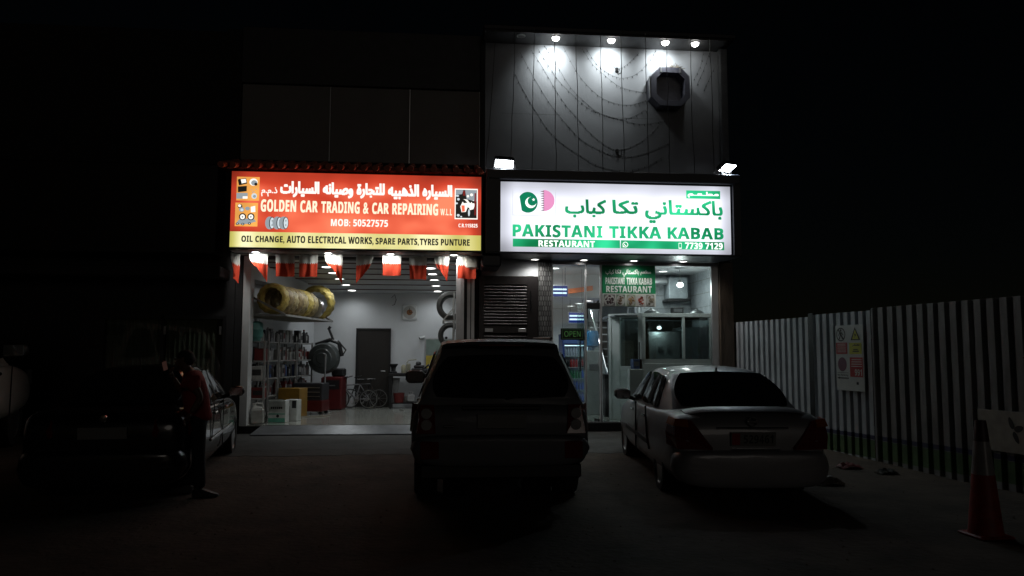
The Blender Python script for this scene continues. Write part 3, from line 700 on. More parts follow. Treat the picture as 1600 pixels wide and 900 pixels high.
# ---------------------------------------------------------------- outdoor lamps
def downlight(loc, label, group, on=True, s=6., watts=8., col=(1, .98, .94), spot=150, r=.075, rot=None, tilt=0):
    t = T('ceiling_downlight', label, 'downlight', loc, 0, group, rot)
    p = MB(); p.lathe([(r * 1.28, .0), (r * 1.28, -.012), (r * 1.02, -.016), (r * 1.0, -.004)], n=24); p.build('trim_ring', M_whitef, t, smooth=True)
    p = MB(); p.lathe([(.0001, -.010), (r * .98, -.006), (r * .98, -.001)], n=24)
    p.build('diffuser', em('lit_diffuser_%g' % s, (1, .98, .95), s) if on else pm('unlit_diffuser', (.35, .35, .35), .3), t, smooth=True)
    if on and watts: lamp('SPOT', 'downlight_beam', t, (0, 0, -.03), watts, col, (R(tilt), 0, 0), .05, spot, .7)
    return t
for i, x in enumerate((1.54, 2.24, 3.375, 4.49, 5.11)):
    on = i > 0
    t = downlight((x, -.42, 7.984), '%s eave spotlight from the left above the grey restaurant wall, %s' % (ORD[i], 'lit' if on else 'switched off'),
                  'eave spotlights over the restaurant wall', on, 14., 0, r=.07)
    if on:
        lamp('SPOT', 'eave_beam', t, (0, 0, -.085), (100, 100, 94, 7)[i - 1], (.90, .97, 1.0), (R(54), 0, 0), .09, 124, 1.0)
        p = MB(); p.lathe([(.072, -.014), (.066, -.05), (.04, -.07), (.0001, -.075)], n=20); p.build('bulb_lens', em('lit_diffuser_14', (1, .98, .95), 14), t, smooth=True)
for i, x in enumerate((-3.45, -2.12, -.96, .24)):
    downlight((x, -.60, 3.538), '%s downlight from the left in the soffit under the red sign' % ORD[i], 'soffit lights under the red sign', True, 9., 20., spot=140, tilt=48)
for i, x in enumerate((1.84, 2.82, 3.83, 4.84)):
    downlight((x, -.26, 3.516), '%s downlight from the left in the soffit under the white restaurant sign' % ORD[i], 'soffit lights under the white sign', True, 8., 15. if i < 3 else 42., spot=150)
for k, (nm, x) in enumerate((('left', -2.42), ('right', -.26))):
    for i, y in enumerate((1.0, 1.75, 2.6, 3.5, 4.45)):
        downlight((x + .04 * y, y - .0, 3.512 - .0596 * y), '%s lamp from the front in the %s row of workshop ceiling lights' % (ORD[i], nm), 'workshop ceiling lights', True, 5., 14., (.93, .98, 1), 165, .10, (R(-3.4), 0, 0))
for lab, x, z in (('white floodlight on the left corner of the restaurant sign surround', 1.17, 5.26), ('white floodlight on the right corner of the restaurant sign surround', 5.53, 5.29)):
    right = x > 3
    t = T('floodlight', lab, 'floodlight', (x, -.93, z), R(42 if right else -10), 'floodlights on the sign surround')
    Mx = Matrix.Rotation(R(60), 4, 'X') @ Matrix.Rotation(R(-9 if right else 8), 4, 'Y')
    p = MB(); p.rbox(-.19, .19, -.02, .07, -.12, .12, .02, M=Mx); p.rbox(-.12, .12, .071, .10, -.08, .08, .02, M=Mx); p.build('housing', M_black, t)
    p = MB(); p.rbox(-.17, .17, -.034, -.021, -.10, .10, .006, M=Mx); p.build('lens', em('lit_flood_lens', (.9, .95, 1), 16), t)
    p = MB(); p.tube([(-.205, .02, .0), (-.205, .03, -.145), (.205, .03, -.145), (.205, .02, .0)], .014); p.box(-.03, .03, .0, .06, -.175, -.135); p.build('bracket', M_black, t)
    lamp('SPOT', 'flood_beam', t, Mx @ Vector((0, -.06, 0)), 60 if right else 15, (.72, .88, 1), (Mx.to_3x3() @ Matrix.Rotation(R(-90), 3, 'X')).to_euler(), .06, 150, .4)

# ---------------------------------------------------------------- row of red and white pennant flags under the red sign
M_fw = clothmat('flag_white', (.68, .70, .66), .28); M_frd = clothmat('flag_red', (.62, .075, .04), .28)
def flag(i, x, w, h, desc, twist, rz=0, ldrop=1., rdrop=1., shift=0., narrow=0.):
    t = T('flag', desc, 'flag', (x, -.40, 3.525), rz, 'red and white flags under the red sign')
    nc, nr = 18, 14
    def pt(a, v):
        d = ldrop + (rdrop - ldrop) * a
        xx = (a - .5) * w; k = narrow * v ** 1.3
        xx = xx * (1 - k) + shift * w * v ** 1.3
        z = -h * v * (1 + (d - 1) * v)
        y = .028 * math.sin(a * 7 + i * 1.7 + v * 2.5) * v + twist * (a - .5) * v * .12 + .012 * math.sin(a * 15 + i)
        return (xx, y, z)
    m1 = MB(); m2 = MB()
    vs = []
    vb = .40
    for c in range(nc + 1):
        e = vb + (.035 if c % 2 else -.035)
        for r in range(4): vs.append(pt(c / nc, e * r / 3))
    m1.add(vs, [(c * 4 + r, c * 4 + r + 1, c * 4 + r + 5, c * 4 + r + 4) for c in range(nc) for r in range(3)])
    vs = []
    for c in range(nc + 1):
        e = vb + (.035 if c % 2 else -.035)
        for r in range(9): vs.append(pt(c / nc, e + (1 - e) * r / 8))
    m2.add(vs, [(c * 9 + r, c * 9 + r + 1, c * 9 + r + 10, c * 9 + r + 9) for c in range(nc) for r in range(8)])
    m1.build('white_band', M_fw, t, smooth=True, angle=80, fix=False); m2.build('red_field', M_frd, t, smooth=True, angle=80, fix=False)
def fx(px): return at(px, 412, -.40).x
fl = [(403, .35, .46, 'folded to a point at its lower right', 1.5, .55, 1.15, .22, .55), (445, .36, .43, 'hanging square', .3, 1, 1, .05, .05), (482, .35, .43, 'hanging square', -.3, 1, 1, .0, .02),
      (521, .35, .48, 'folded to a point at its lower right', 1.3, .55, 1.15, .22, .55), (570, .33, .47, 'folded to a point at its lower left', -1.4, 1.15, .72, -.22, .42), (612, .35, .39, 'hanging square and brightly lit', .2, 1, 1, .02, .04),
      (653, .34, .45, 'hanging square', .4, 1, 1, .02, .08), (690, .30, .44, 'folded to a point at its lower right', 1.0, .6, 1.1, .12, .5), (729, .36, .43, 'hanging square beside the louvred door', .2, 1, 1, .02, .02)]
for i, (px, w, h, d, tw, ld_, rd_, sh, nr_) in enumerate(fl):
    flag(i, fx(px), w, h, '%s red and white flag from the left, %s' % (ORD[i], d), tw, 0, ld_, rd_, sh, nr_)
flag(9, -3.87, .3, .52, 'red and white flag seen edge on at the left end of the red sign', .5, R(72), .8, 1.1, .12, .3)
p = MB(); p.tube([(-3.9, -.40, 3.527), (-2, -.40, 3.524), (.72, -.40, 3.527)], .006, 6); tag(p.build('flag_rope', M_black), 'thin rope carrying the red and white flags', 'rope')

# ---------------------------------------------------------------- cables and fairy light strings on the grey wall
CT = [775, 804.6, 835, 867, 900, 938, 970, 1008, 1041, 1078, 1109]; CB = [759, 798, 831, 869, 904, 942.5, 976.6, 1014, 1047, 1085, 1116]
M_cab = pm('grey_cable', (.10, .10, .10), .6)
rnd = random.Random(5)
for i, (a, b) in enumerate(zip(CT, CB)):
    xt = at(a, 58, -.78).x; xb = at(b, 268, -.78).x
    pts = [(xt + (xb - xt) * q / 8 + (rnd.uniform(-.012, .012) if 0 < q < 8 else 0), -.78, 7.985 + (5.12 - 7.985) * q / 8) for q in range(9)]
    p = MB(); p.tube(pts, .0075, 6); tag(p.build('hanging_cable', M_cab), '%s vertical cable from the left stretched before the grey restaurant wall' % ORD[i], 'cable', 'vertical cables before the restaurant wall')
def wallpt(cx_, cy_):      # a spot just in front of the wall, measured on the photograph
    q = at(750 + cx_ / 3.751, 30 + cy_ / 3.751, -.005); return (q.x, q.y, min(q.z, 7.98))
SW = [[(200, 310), (250, 410), (305, 505), (390, 635), (465, 715), (590, 800), (700, 860), (820, 885), (910, 880), (1000, 850), (1070, 810)],
      [(235, 195), (320, 350), (420, 510), (520, 630), (600, 710), (700, 765), (760, 790), (850, 805), (950, 790), (1100, 730)],
      [(300, 180), (370, 290), (440, 410), (500, 500), (570, 580), (650, 670), (740, 740), (810, 765), (900, 740), (980, 690), (1050, 620)],
      [(340, 175), (400, 270), (460, 360), (560, 460), (640, 525), (700, 550), (770, 575), (830, 585), (900, 570), (970, 530)],
      [(375, 120), (400, 190), (450, 270), (530, 400), (620, 490), (700, 550), (800, 580), (900, 610), (980, 615), (1080, 595)],
      [(490, 165), (560, 300), (640, 400), (720, 465), (800, 495), (860, 503), (920, 495), (970, 475)],
      [(600, 175), (660, 265), (720, 320), (800, 385), (860, 410), (950, 428), (990, 420)],
      [(620, 170), (680, 260), (740, 310), (800, 340), (850, 345), (920, 320), (990, 250), (1030, 185)],
      [(765, 245), (800, 290), (840, 280), (880, 250), (930, 200)],
      [(1310, 170), (1290, 280), (1250, 360)], [(1345, 200), (1310, 300), (1270, 390)], [(1372, 290), (1340, 360), (1310, 420)]]
WD = ['lowest long', 'second lowest long', 'third lowest long', 'fourth lowest long', 'fifth lowest long', 'sixth lowest long', 'second shallowest', 'shallowest long', 'short topmost', 'innermost short', 'middle short', 'outermost short']
for i, pl in enumerate(SW):
    P = [Vector(wallpt(*q)) for q in pl]; fine = []
    for j in range(len(P) - 1):      # smooth curve through the sag
        p0 = P[max(0, j - 1)]; p1 = P[j]; p2 = P[j + 1]; p3 = P[min(len(P) - 1, j + 2)]
        for q in range(5):
            t = q / 5; fine.append(.5 * ((2 * p1) + (p2 - p0) * t + (2 * p0 - 5 * p1 + 4 * p2 - p3) * t * t + (3 * p1 - p0 - 3 * p2 + p3) * t ** 3))
    fine.append(P[-1])
    p = MB(); p.tube(fine, .002, 5)
    for j in range(1, len(fine), 2): p.tube([fine[j], fine[j] + Vector((rnd.uniform(-.01, .01), -.01, -.035))], .006, 5)
    where = 'swag of fairy lights on the grey wall' if i < 9 else 'fairy light string right of the octagonal hood'
    tag(p.build('fairy_light_string', M_black), 'unlit %s %s' % (WD[i], where), 'string lights', 'fairy light strings on the restaurant wall')
for (q, lab) in (((800, 297), 'small black plug box high on the grey wall between two spotlights'), ((803, 773), 'small black plug box low on the grey wall above the white sign')):
    c = wallpt(*q); p = MB(); p.rbox(-.03, .03, -.03, .055, -.045, .045, .01); p.tube([(.0, 0, -.04), (.03, 0, -.09), (.09, 0, -.06), (.10, 0, .03)], .006, 6)
    o = p.build('plug_box', M_black); o.location = c; tag(o, lab, 'plug box')
p = MB(); rnd = random.Random(9)
for i in range(70):
    a = rnd.uniform(-.16, .16); b_ = rnd.uniform(-.12, .12); q = Vector((a, b_, rnd.uniform(0, .07) * (1 - abs(a) / .2)))
    p.tube([q, q + Vector((rnd.uniform(-.1, .1), rnd.uniform(-.06, .06), rnd.uniform(-.02, .05)))], .004, 4)
o = p.build('bird_nest', pm('straw', (.22, .17, .10), .9)); o.location = (HQ.x + .1, -.16, HQ.z + .41); tag(o, 'scruffy straw bird nest on top of the octagonal window hood', 'nest')

# ---------------------------------------------------------------- inside the workshop
FZ = .281
def wx(y): return L0 + (L1 - L0) * (y - .3) / 4.7      # the splayed left wall
WA = math.atan2(L1 - L0, 4.7)                          # its slant
def onwall(y, off=0): return (wx(y) + off / math.cos(WA), y)
def lf(y, off, z):      # frame of things standing along the left wall: local x = out of the wall, local y = along it
    return (wx(y) + off * math.cos(WA), y - off * math.sin(WA), z)
M_rack = pm('rack_grey', (.36, .36, .34), .45, .4)
M_tyre = pm('tyre_rubber', (.022, .022, .022), .75, bump=.3, bscale=30)
M_wrapy = pm('yellow_wrapping', (.52, .40, .10), .55, var=.4, scale=14, bump=.8, bscale=26)
M_wrapb = pm('brown_wrapping', (.30, .22, .10), .5, var=.6, scale=8, bump=.8, bscale=18)
M_wrapt = pm('tan_wrapping', (.38, .30, .14), .5, var=.6, scale=9, bump=.8, bscale=18)
# wall rack with wrapped tyres
rk = T('wall_rack', 'grey steel wall rack carrying wrapped tyres along the left workshop wall', 'rack', lf(.45, 0, 2.42), -WA)
p = MB()
for y in (0, 1.45, 2.9): p.box(.01, 1.05, y, y + .05, -.04, .0)
p.box(1.01, 1.06, .051, 1.449, -.04, 0); p.box(1.01, 1.06, 1.501, 2.899, -.04, 0); p.box(.012, .05, .051, 2.899, -.04, 0); p.build('rack_frame', M_rack, rk)
p = MB()
for y in (0.012, 2.912):
    M4 = Matrix.Translation((.0, y, .52)) @ Matrix.Rotation(math.atan2(.53, 1.03), 4, 'Y'); p.box(.0, 1.15, -.004, .022, -.02, .02, M=M4)
p.build('diagonal_brace', M_rack, rk)
p = MB(); p.box(.051, 1.009, .051, 2.899, -.03, -.012); p.build('rack_deck', pm('deck_board', (.2, .17, .12), .7), rk)
def tyre_mb(ro, ri, w, M, n=40, ribs=0):
    m = MB(); h = w / 2
    pr = [(ri, -h * .7), (ri + .02, -h), (ro - .05, -h), (ro - .012, -h * .8), (ro, -h * .45), (ro, h * .45), (ro - .012, h * .8), (ro - .05, h), (ri + .02, h), (ri, h * .7)]
    m.lathe(pr, n=n, M=M, closed=True); return m
def wrapped(y, w, ro, mat, lab, tilt=0, off=.72, lift=0):
    c = lf(.45 + y, off, 2.425 + ro + lift)
    o = T('tyre', lab, 'tyre', c, -WA, 'wrapped tyres on the left wall rack')
    if tilt: o.rotation_euler = (R(tilt), 0, -WA)
    m = MB(); rnd = random.Random(int(y * 100)); h = w / 2
    pr = [(ro * .68, -h * .7), (ro * .72, -h), (ro * .9, -h), (ro * .975, -h * .75), (ro, -h * .3), (ro, h * .3), (ro * .975, h * .75), (ro * .9, h), (ro * .72, h), (ro * .68, h * .7)]
    n = 56
    for j, (r, hh_) in enumerate(pr): pass
    m.lathe(pr, axis='Y', n=n, closed=True)
    # the spiral wrapping stands out in ridges
    k = 0
    m.v = [(x * (1 + .025 * math.sin(14 * math.atan2(z, x) + yy * 18) + rnd.uniform(-.006, .006)), yy + .006 * math.sin(28 * math.atan2(z, x)), z * (1 + .025 * math.sin(14 * math.atan2(z, x) + yy * 18))) for x, yy, z in m.v]
    m.build('wrapping', mat, o, smooth=True, angle=50)
    return o
wrapped(.16, .22, .31, M_wrapy, 'yellow wrapped tyre at the front end of the left wall rack')
wrapped(.42, .24, .305, M_wrapb, 'brown wrapped tyre just behind the yellow one on the wall rack')
wrapped(.70, .25, .30, M_wrapt, 'tan wrapped tyre third from the front of the wall rack')
wrapped(.98, .25, .305, M_wrapb, 'brown wrapped tyre fourth from the front of the wall rack')
wrapped(1.27, .26, .30, M_wrapt, 'tan wrapped tyre fifth from the front of the wall rack')
wrapped(1.58, .28, .305, M_wrapy, 'yellow wrapped tyre sixth from the front of the wall rack')
wrapped(1.90, .26, .30, M_wrapt, 'tan wrapped tyre seventh from the front of the wall rack')
t = wrapped(2.66, .30, .40, M_wrapy, 'large tilted yellow tyre at the far end of the left wall rack', 14, .74, .0)
rim = T('alloy_wheel', 'shiny alloy wheel lying between the tan and the large yellow tyre', 'wheel rim', lf(.45 + 2.25, .78, 2.425 + .25), -WA)
p = MB(); p.lathe([(.25, -.09), (.22, -.06), (.20, .06), (.25, .09)], axis='Y', n=28); p.build('rim_barrel', M_steel, rim, smooth=True)
p = MB()
for q in range(6):
    M4 = Matrix.Rotation(R(60 * q), 4, 'Y'); p.box(.03, .21, -.085, -.06, -.025, .025, M=M4)
p.lathe([(.05, -.09), (.05, -.05)], axis='Y', n=16); p.build('spokes', M_steel, rim)
# shelving bays
M_sh = pm('shelf_steel', (.30, .30, .29), .5, .3)
LEV = [.10, .47, .84, 1.21, 1.60]
def shelf_unit(name, lab, org, rz, w, d, levels):
    t = T(name, lab, 'shelves', org, rz, None)
    p = MB()
    for x in (0, w - .035):
        for y in (0, d - .035): p = MB(); p.box(x, x + .035, y, y + .035, 0, levels[-1] + .02); p.build('upright', M_sh, t)
    for z in levels: p = MB(); p.rbox(.036, w - .036, .0, d, z - .018, z + .012, .003); p.build('shelf_board', M_sh, t)
    return t
shelf_unit('steel_shelving', 'narrow grey steel shelves facing out beside the workshop entrance', (wx(.45) + .06, .47, FZ), 0, .56, .36, LEV)
shelf_unit('steel_shelving', 'long grey steel shelves along the left wall, bay nearest the entrance', lf(0.92, .32, FZ), R(90) - WA, 1.04, .30, LEV)
shelf_unit('steel_shelving', 'long grey steel shelves along the left wall, middle bay', lf(1.99, .32, FZ), R(90) - WA, 1.04, .30, LEV)
shelf_unit('steel_shelving', 'long grey steel shelves along the left wall, bay farthest from the entrance', lf(3.06, .32, FZ), R(90) - WA, 1.04, .30, LEV)
pal = {'white': (.36, .36, .34), 'red': (.13, .012, .011), 'grey': (.2, .2, .21), 'blue': (.05, .09, .22), 'yellow': (.5, .36, .05), 'black': (.02, .02, .022), 'green': (.05, .2, .10), 'silver': (.3, .3, .3)}
def box_thing(name, lab, cat, loc, rz, w, d, h, col, group, band=None):
    p = MB(); p.rbox(-w / 2, w / 2, -d / 2, d / 2, 0, h, .006)
    o = p.build(name, pm('goods_' + col, pal[col], .5, var=.3, scale=12)); o.location = loc; o.rotation_euler = (0, 0, rz)
    tag(o, lab, cat, group)
    q = MB(); q.box(-w * .38, w * .38, -d / 2 - .003, -d / 2 - .0005, h * .3, h * .75); q.build('paper_label', pm('goods_' + (band or 'white'), pal[band or 'white'], .5), o)
    return o
def bottle_thing(lab, loc, r, h, col, group, cap='black'):
    p = MB(); p.lathe([(r * .9, 0), (r, .01), (r, h * .62), (r * .8, h * .74), (r * .36, h * .84), (r * .36, h * .92)], n=14)
    o = p.build('oil_bottle', pm('goods_' + col, pal[col], .35, var=.3, scale=12), smooth=True); o.location = loc; tag(o, lab, 'bottle', group)
    q = MB(); q.lathe([(r * .42, h * .9), (r * .42, h), (.0001, h)], n=12); q.build('cap', pm('goods_' + cap, pal[cap], .4), o); return o
rnd = random.Random(21)
GR = 'goods on the workshop shelves'
shn = ['bottom shelf', 'second shelf from the bottom', 'middle shelf', 'fourth shelf from the bottom', 'top']
# front bay
box_thing('storage_box', 'red box on the fourth shelf of the narrow bay by the entrance', 'box', (wx(.45) + .50, .62, FZ + LEV[3] + .013), 0, .2, .26, .24, 'red', GR, 'red')
box_thing('storage_box', 'white box with a dark label in the narrow shelves by the entrance', 'box', (wx(.45) + .46, .6, FZ + LEV[2] + .013), 0, .22, .26, .26, 'white', GR, 'black')
box_thing('storage_box', 'dark red box on the second shelf of the narrow bay by the entrance', 'box', (wx(.45) + .48, .64, FZ + LEV[1] + .013), 0, .24, .24, .2, 'red', GR, 'black')
# teal gas cylinder and a white and grey can on top of the front bay
t = T('gas_cylinder', 'teal refrigerant gas cylinder standing on top of the entrance shelves', 'gas cylinder', (wx(.45) + .40, .56, FZ + LEV[4] + .013))
p = MB(); p.lathe([(.10, 0), (.10, .05), (.13, .07), (.14, .1), (.14, .215), (.144, .22), (.144, .23), (.14, .235), (.14, .33), (.12, .37), (.06, .39), (.0001, .395)], n=28); p.build('tank', pm('teal_paint', (.10, .30, .27), .4), t, smooth=True, angle=60)
p = MB(); p.lathe([(.025, .39), (.025, .42), (.04, .42), (.04, .45), (.0001, .45)], n=14); p.tube([(-.07, 0, .37), (-.07, 0, .45), (.07, 0, .45), (.07, 0, .37)], .01); p.build('valve', M_steel, t)
for i, (y, off, col, h) in enumerate(((.97, .17, 'white', .28), (1.18, .18, 'silver', .32))):
    box_thing('oil_can', ['white oil can beside the teal gas cylinder', 'silver oil can right of the white one beside the gas cylinder'][i], 'can', lf(y, off, FZ + LEV[4] + .013), R(70), .15, .11, h, col, GR, 'grey')
bayn = ['nearest bay', 'middle bay', 'farthest bay']
for bay in range(3):
    for li in range(1, 5):
        nb = 7
        for q in range(nb):
            y = .92 + 1.07 * bay + .12 + q * .138; h = rnd.uniform(.17, .29)
            if li == 4 and bay == 0 and q < 2: continue
            col = rnd.choice({1: ['red', 'black', 'grey', 'red'], 2: ['black', 'grey', 'blue', 'silver'], 3: ['white', 'silver', 'grey', 'red', 'white'], 4: ['silver', 'black', 'white', 'grey', 'silver']}[li])
            loc = lf(y, rnd.uniform(.17, .22), FZ + LEV[li] + .013)
            lab = '%s %%s, %s from the entrance, %s of the %s' % (col, ORD[q], shn[li] if li < 4 else 'top', bayn[bay])
            if rnd.random() < .6: box_thing('oil_can', lab % 'oil can', 'can', loc, R(90) - WA + rnd.uniform(-.1, .1), rnd.uniform(.09, .125), .12, h, col, GR, rnd.choice(['white', 'red', 'silver', 'black']))
            else: bottle_thing(lab % 'oil bottle', loc, rnd.uniform(.045, .06), h + .04, col, GR, rnd.choice(['black', 'red', 'white']))
# things on the floor by the shelves
t = T('jerrycan', 'white translucent jerrycan on the workshop floor by the entrance', 'jerrycan', (-3.52, .26, FZ), R(8))
p = MB(); p.rbox(-.12, .12, -.09, .09, 0, .30, .03); p.add([(-.10, -.08, .30), (.10, -.08, .30), (.10, .08, .30), (-.10, .08, .30), (-.07, -.05, .36), (.05, -.05, .34), (.05, .05, .34), (-.07, .05, .36)], [(0, 1, 5, 4), (1, 2, 6, 5), (2, 3, 7, 6), (3, 0, 4, 7), (4, 5, 6, 7)])
p.build('body', pm('milky_plastic', (.42, .43, .40), .5), t); p = MB(); p.tube([(-.05, 0, .34), (-.03, 0, .40), (.08, 0, .39), (.10, 0, .31)], .018); p.build('handle', pm('milky_plastic', (.5, .5, .48), .5), t)
p = MB(); p.lathe([(.03, .35), (.03, .40), (.0001, .40)], (-.08, 0, 0), n=14); p.build('cap', pm('goods_white', pal['white'], .4), t)
t = T('carton', 'white and green carton of coolant on the workshop floor', 'carton', (-3.20, .66, FZ), R(-6))
p = MB(); p.rbox(-.17, .17, -.13, .13, .0, .43, .006); p.build('body', pm('carton_white', (.55, .58, .56), .6), t)
p = MB(); p.box(-.165, .165, -.133, -.1305, .005, .09); p.box(-.165, .165, -.133, -.1305, .16, .18); p.build('green_print', pm('carton_green', (.10, .35, .26), .6), t)
p = MB(); p.lathe([(.03, -.134), (.03, -.1305)], (.02, 0, .13), 'Y', 14)
for i in range(6): p.box(-.12 + i * .04, -.09 + i * .04, -.134, -.1305, .27, .31)
p.build('dark_print', M_black, t)
p = MB(); p.add([(-.17, -.13, .43), (.17, -.13, .43), (.14, -.24, .47), (-.15, -.22, .46)], [(0, 1, 2, 3), (3, 2, 1, 0)]); p.build('flap', pm('carton_white', (.5, .5, .5)), t)
t = T('carton', 'narrow white carton with a black label behind the green printed one', 'carton', (-2.98, 1.0, FZ), R(-12))
p = MB(); p.rbox(-.12, .12, -.12, .12, 0, .43, .006); p.build('body', MATS['carton_white'], t); p = MB(); p.box(.02, .11, -.123, -.1205, .26, .41); p.box(-.10, -.03, -.123, -.1205, .12, .3); p.build('black_print', M_black, t)
t = T('metal_cabinet', 'mustard yellow metal panel cabinet on the workshop floor', 'cabinet', (-3.17, 1.95, FZ), R(-WA * 57 - 8))
p = MB(); p.rbox(-.25, .25, -.18, .18, 0, .62, .01); p.build('body', pm('mustard_paint', (.26, .14, .015), .5), t); p = MB(); p.box(-.2, .2, -.184, -.1805, .08, .54); p.build('front_panel', pm('mustard_paint2', (.28, .15, .015), .5), t)
t = T('tool_trolley', 'dark red tool trolley with a black upper body left of the stand fan pole', 'tool trolley', (-2.93, 2.8, FZ), R(-12))
p = MB(); p.rbox(-.36, .36, -.24, .24, .08, .38, .015); p.build('lower_body', pm('dark_red_paint', (.10, .006, .007), .4), t); p = MB(); p.rbox(-.35, .35, -.23, .23, .381, .85, .015); p.build('upper_body', pm('charcoal_paint', (.03, .03, .035), .4), t)
for z in (.48, .60, .72):
    p = MB(); p.rbox(-.3, .3, -.245, -.231, z, z + .02, .004); p.build('drawer_handle', M_steel, t)
for x in (-.3, .3):
    for y in (-.18, .18): p = MB(); p.lathe([(.04, -.02), (.04, .02)], (x, y, .04), 'Y', 14); p.build('wheel', M_tyre, t)
t.scale = (1, 1, .82)
# wheel balancer with its round hood
t = T('wheel_balancer', 'red wheel balancer with a large round grey hood in the rear left corner', 'wheel balancer', (-2.60, 4.2, FZ), R(-6))
p = MB(); p.rbox(-.25, .25, -.3, .3, .0, .80, .03); p.build('cabinet', pm('balancer_red', (.10, .007, .008), .4), t)
p = MB(); p.box(-.2, .2, -.305, -.301, .5, .72); p.build('tool_panel', M_black, t)
p = MB(); p.box(-.08, .1, -.309, -.3055, .58, .605); p.build('badge', M_steel, t)
p = MB(); p.lathe([(.0001, -.42), (.12, -.42), (.14, -.40), (.22, -.40), (.24, -.38), (.34, -.36), (.37, -.30), (.385, -.12)], (-.22, 0, 1.25), 'Y', 40); p.build('wheel_hood', pm('hood_grey', (.07, .08, .08), .3), t, smooth=True, angle=25)
p = MB(); p.tube([(-.45, -.1, 1.58), (-.1, -.1, 1.70), (.12, -.1, 1.62), (.2, -.1, 1.3)], .05, 10); p.tube([(.1, -.12, 1.68), (.3, -.12, 1.45), (.22, -.12, 1.32)], .02); p.tube([(-.02, -.1, 1.70), (-.14, -.1, 1.98)], .03); p.tube([(-.15, -.1, 1.95), (-.10, -.1, 2.03)], .035); p.build('hood_arm', M_black, t)
p = MB(); p.rbox(-.05, .24, -.1, .25, .801, 1.0, .03); p.build('control_head', M_black, t)
t = T('stand_fan_pole', 'thin grey steel pole on a round base beside the red trolley', 'stand', (-2.70, 3.35, FZ))
p = MB(); p.lathe([(.17, 0), (.17, .02), (.03, .045), (.02, .05), (.02, 1.35), (.0001, 1.35)], n=24); p.build('pole', M_steel, t, smooth=True, angle=30)
p = MB(); rnd = random.Random(4)
for i in range(3):
    a = T('wooden_stick', '%s pale stick lying on the workshop floor before the trolley' % ['longest', 'short', 'middle'][i], 'stick', (-2.75 + i * .12, 1.85 + .12 * i, FZ + .012), R(20 + 14 * i), 'sticks on the workshop floor')
    q = MB(); q.box(-.3 + .06 * i, .3 - .07 * i, -.012, .012, -.01, .012); q.build('stick', pm('pale_wood', (.4, .36, .3), .7), a)
# bicycles
def bicycle(lab, loc, rz, r, col):
    t = T('bicycle', lab, 'bicycle', loc, rz, 'bicycles in the workshop'); L = r * 3.0
    for x in (-L / 2, L / 2):
        wq = MB(); wq.lathe([(r - .02, -.018), (r, -.012), (r, .012), (r - .02, .018)], (x, 0, r), 'Y', 32, closed=True); wh = wq.build('wheel', M_tyre, t, smooth=True)
        q = MB(); q.lathe([(r - .022, -.008), (r - .035, -.008), (r - .035, .008), (r - .022, .008)], (x, 0, r), 'Y', 32, closed=True)
        for k in range(10): q.tube([(x, 0, r), (x + (r - .03) * math.cos(k * .628), 0, r + (r - .03) * math.sin(k * .628))], .002, 4)
        q.lathe([(.02, -.04), (.02, .04)], (x, 0, r), 'Y', 10); q.build('rim', M_steel, wh)
    a, b, c, d = (-L / 2, 0, r), (-.04, 0, r), (-.14, 0, r + .36), (L / 2 - .13, 0, r + .34)
    p = MB(); p.tube([a, b], .014); p.tube([a, c], .011); p.tube([b, c], .016); p.tube([c, d], .016); p.tube([b, (L / 2 - .11, 0, r + .27)], .018); p.tube([(L / 2 - .14, 0, r + .38), (L / 2 - .10, 0, r + .24), (L / 2, 0, r)], .015)
    p.build('frame', pm('bike_' + col, pal[col], .35), t, smooth=True)
    p = MB(); p.tube([c, (-.16, 0, r + .46)], .012); p.rbox(-.28, -.05, -.06, .06, r + .46, r + .50, .018); p.build('saddle', M_black, t)
    p = MB(); p.tube([(L / 2 - .14, 0, r + .37), (L / 2 - .16, 0, r + .52)], .012); p.tube([(L / 2 - .24, -.26, r + .56), (L / 2 - .14, -.16, r + .53), (L / 2 - .14, .16, r + .53), (L / 2 - .24, .26, r + .56)], .013); p.build('handlebar', M_black, t)
    p = MB(); p.lathe([(.075, -.05), (.075, -.044)], (-.04, 0, r), 'Y', 20); p.tube([(-.04, -.06, r), (.06, -.06, r - .12)], .009); p.tube([(-.04, .06, r), (-.14, .06, r + .12)], .009); p.rbox(.03, .1, -.13, -.06, r - .135, r - .115, .006); p.build('pedal_crank', M_steel, t); return t
bicycle('grey framed small bicycle parked before the workshop back wall', (-2.12, 4.35, FZ), R(172), .24, 'grey')
bicycle('black bicycle leaning behind the grey one by the dark back door', (-1.90, 4.62, FZ), R(176), .24, 'black')
# bench with engine parts
t = T('workbench', 'dark workbench with engine parts on top by the back wall', 'workbench', (-.72, 4.55, FZ))
p = MB(); p.rbox(-.56, .6, -.3, .3, .80, .88, .01); p.build('bench_top', M_black, t)
for x in (-.54, .52):
    for y in (-.28, .22): p = MB(); p.box(x, x + .06, y, y + .06, 0, .80); p.build('leg', M_black, t)
p = MB(); p.box(-.5, .55, -.25, .25, .12, .15); p.build('lower_shelf', M_black, t)
p = MB(); p.add([(-.48, -.2, .15), (-.36, -.2, .15), (-.28, -.15, .76), (-.46, -.15, .76)], [(0, 1, 2, 3), (3, 2, 1, 0)]); p.build('rag', pm('grey_rag', (.3, .3, .3), .9), t)
def part(name, lab, loc, fn, mat):
    m = MB(); fn(m); o = m.build(name, mat, smooth=True, angle=35); o.location = loc; return tag(o, lab, 'engine part', 'engine parts on and under the workbench')
BT = FZ + .881
part('brake_drum', 'dark flared drum at the left end of the workbench', (-1.17, 4.45, BT), lambda m: m.lathe([(.09, 0), (.09, .03), (.06, .05), (.06, .14), (.11, .20), (.11, .23), (.0001, .23)], n=20), M_black)
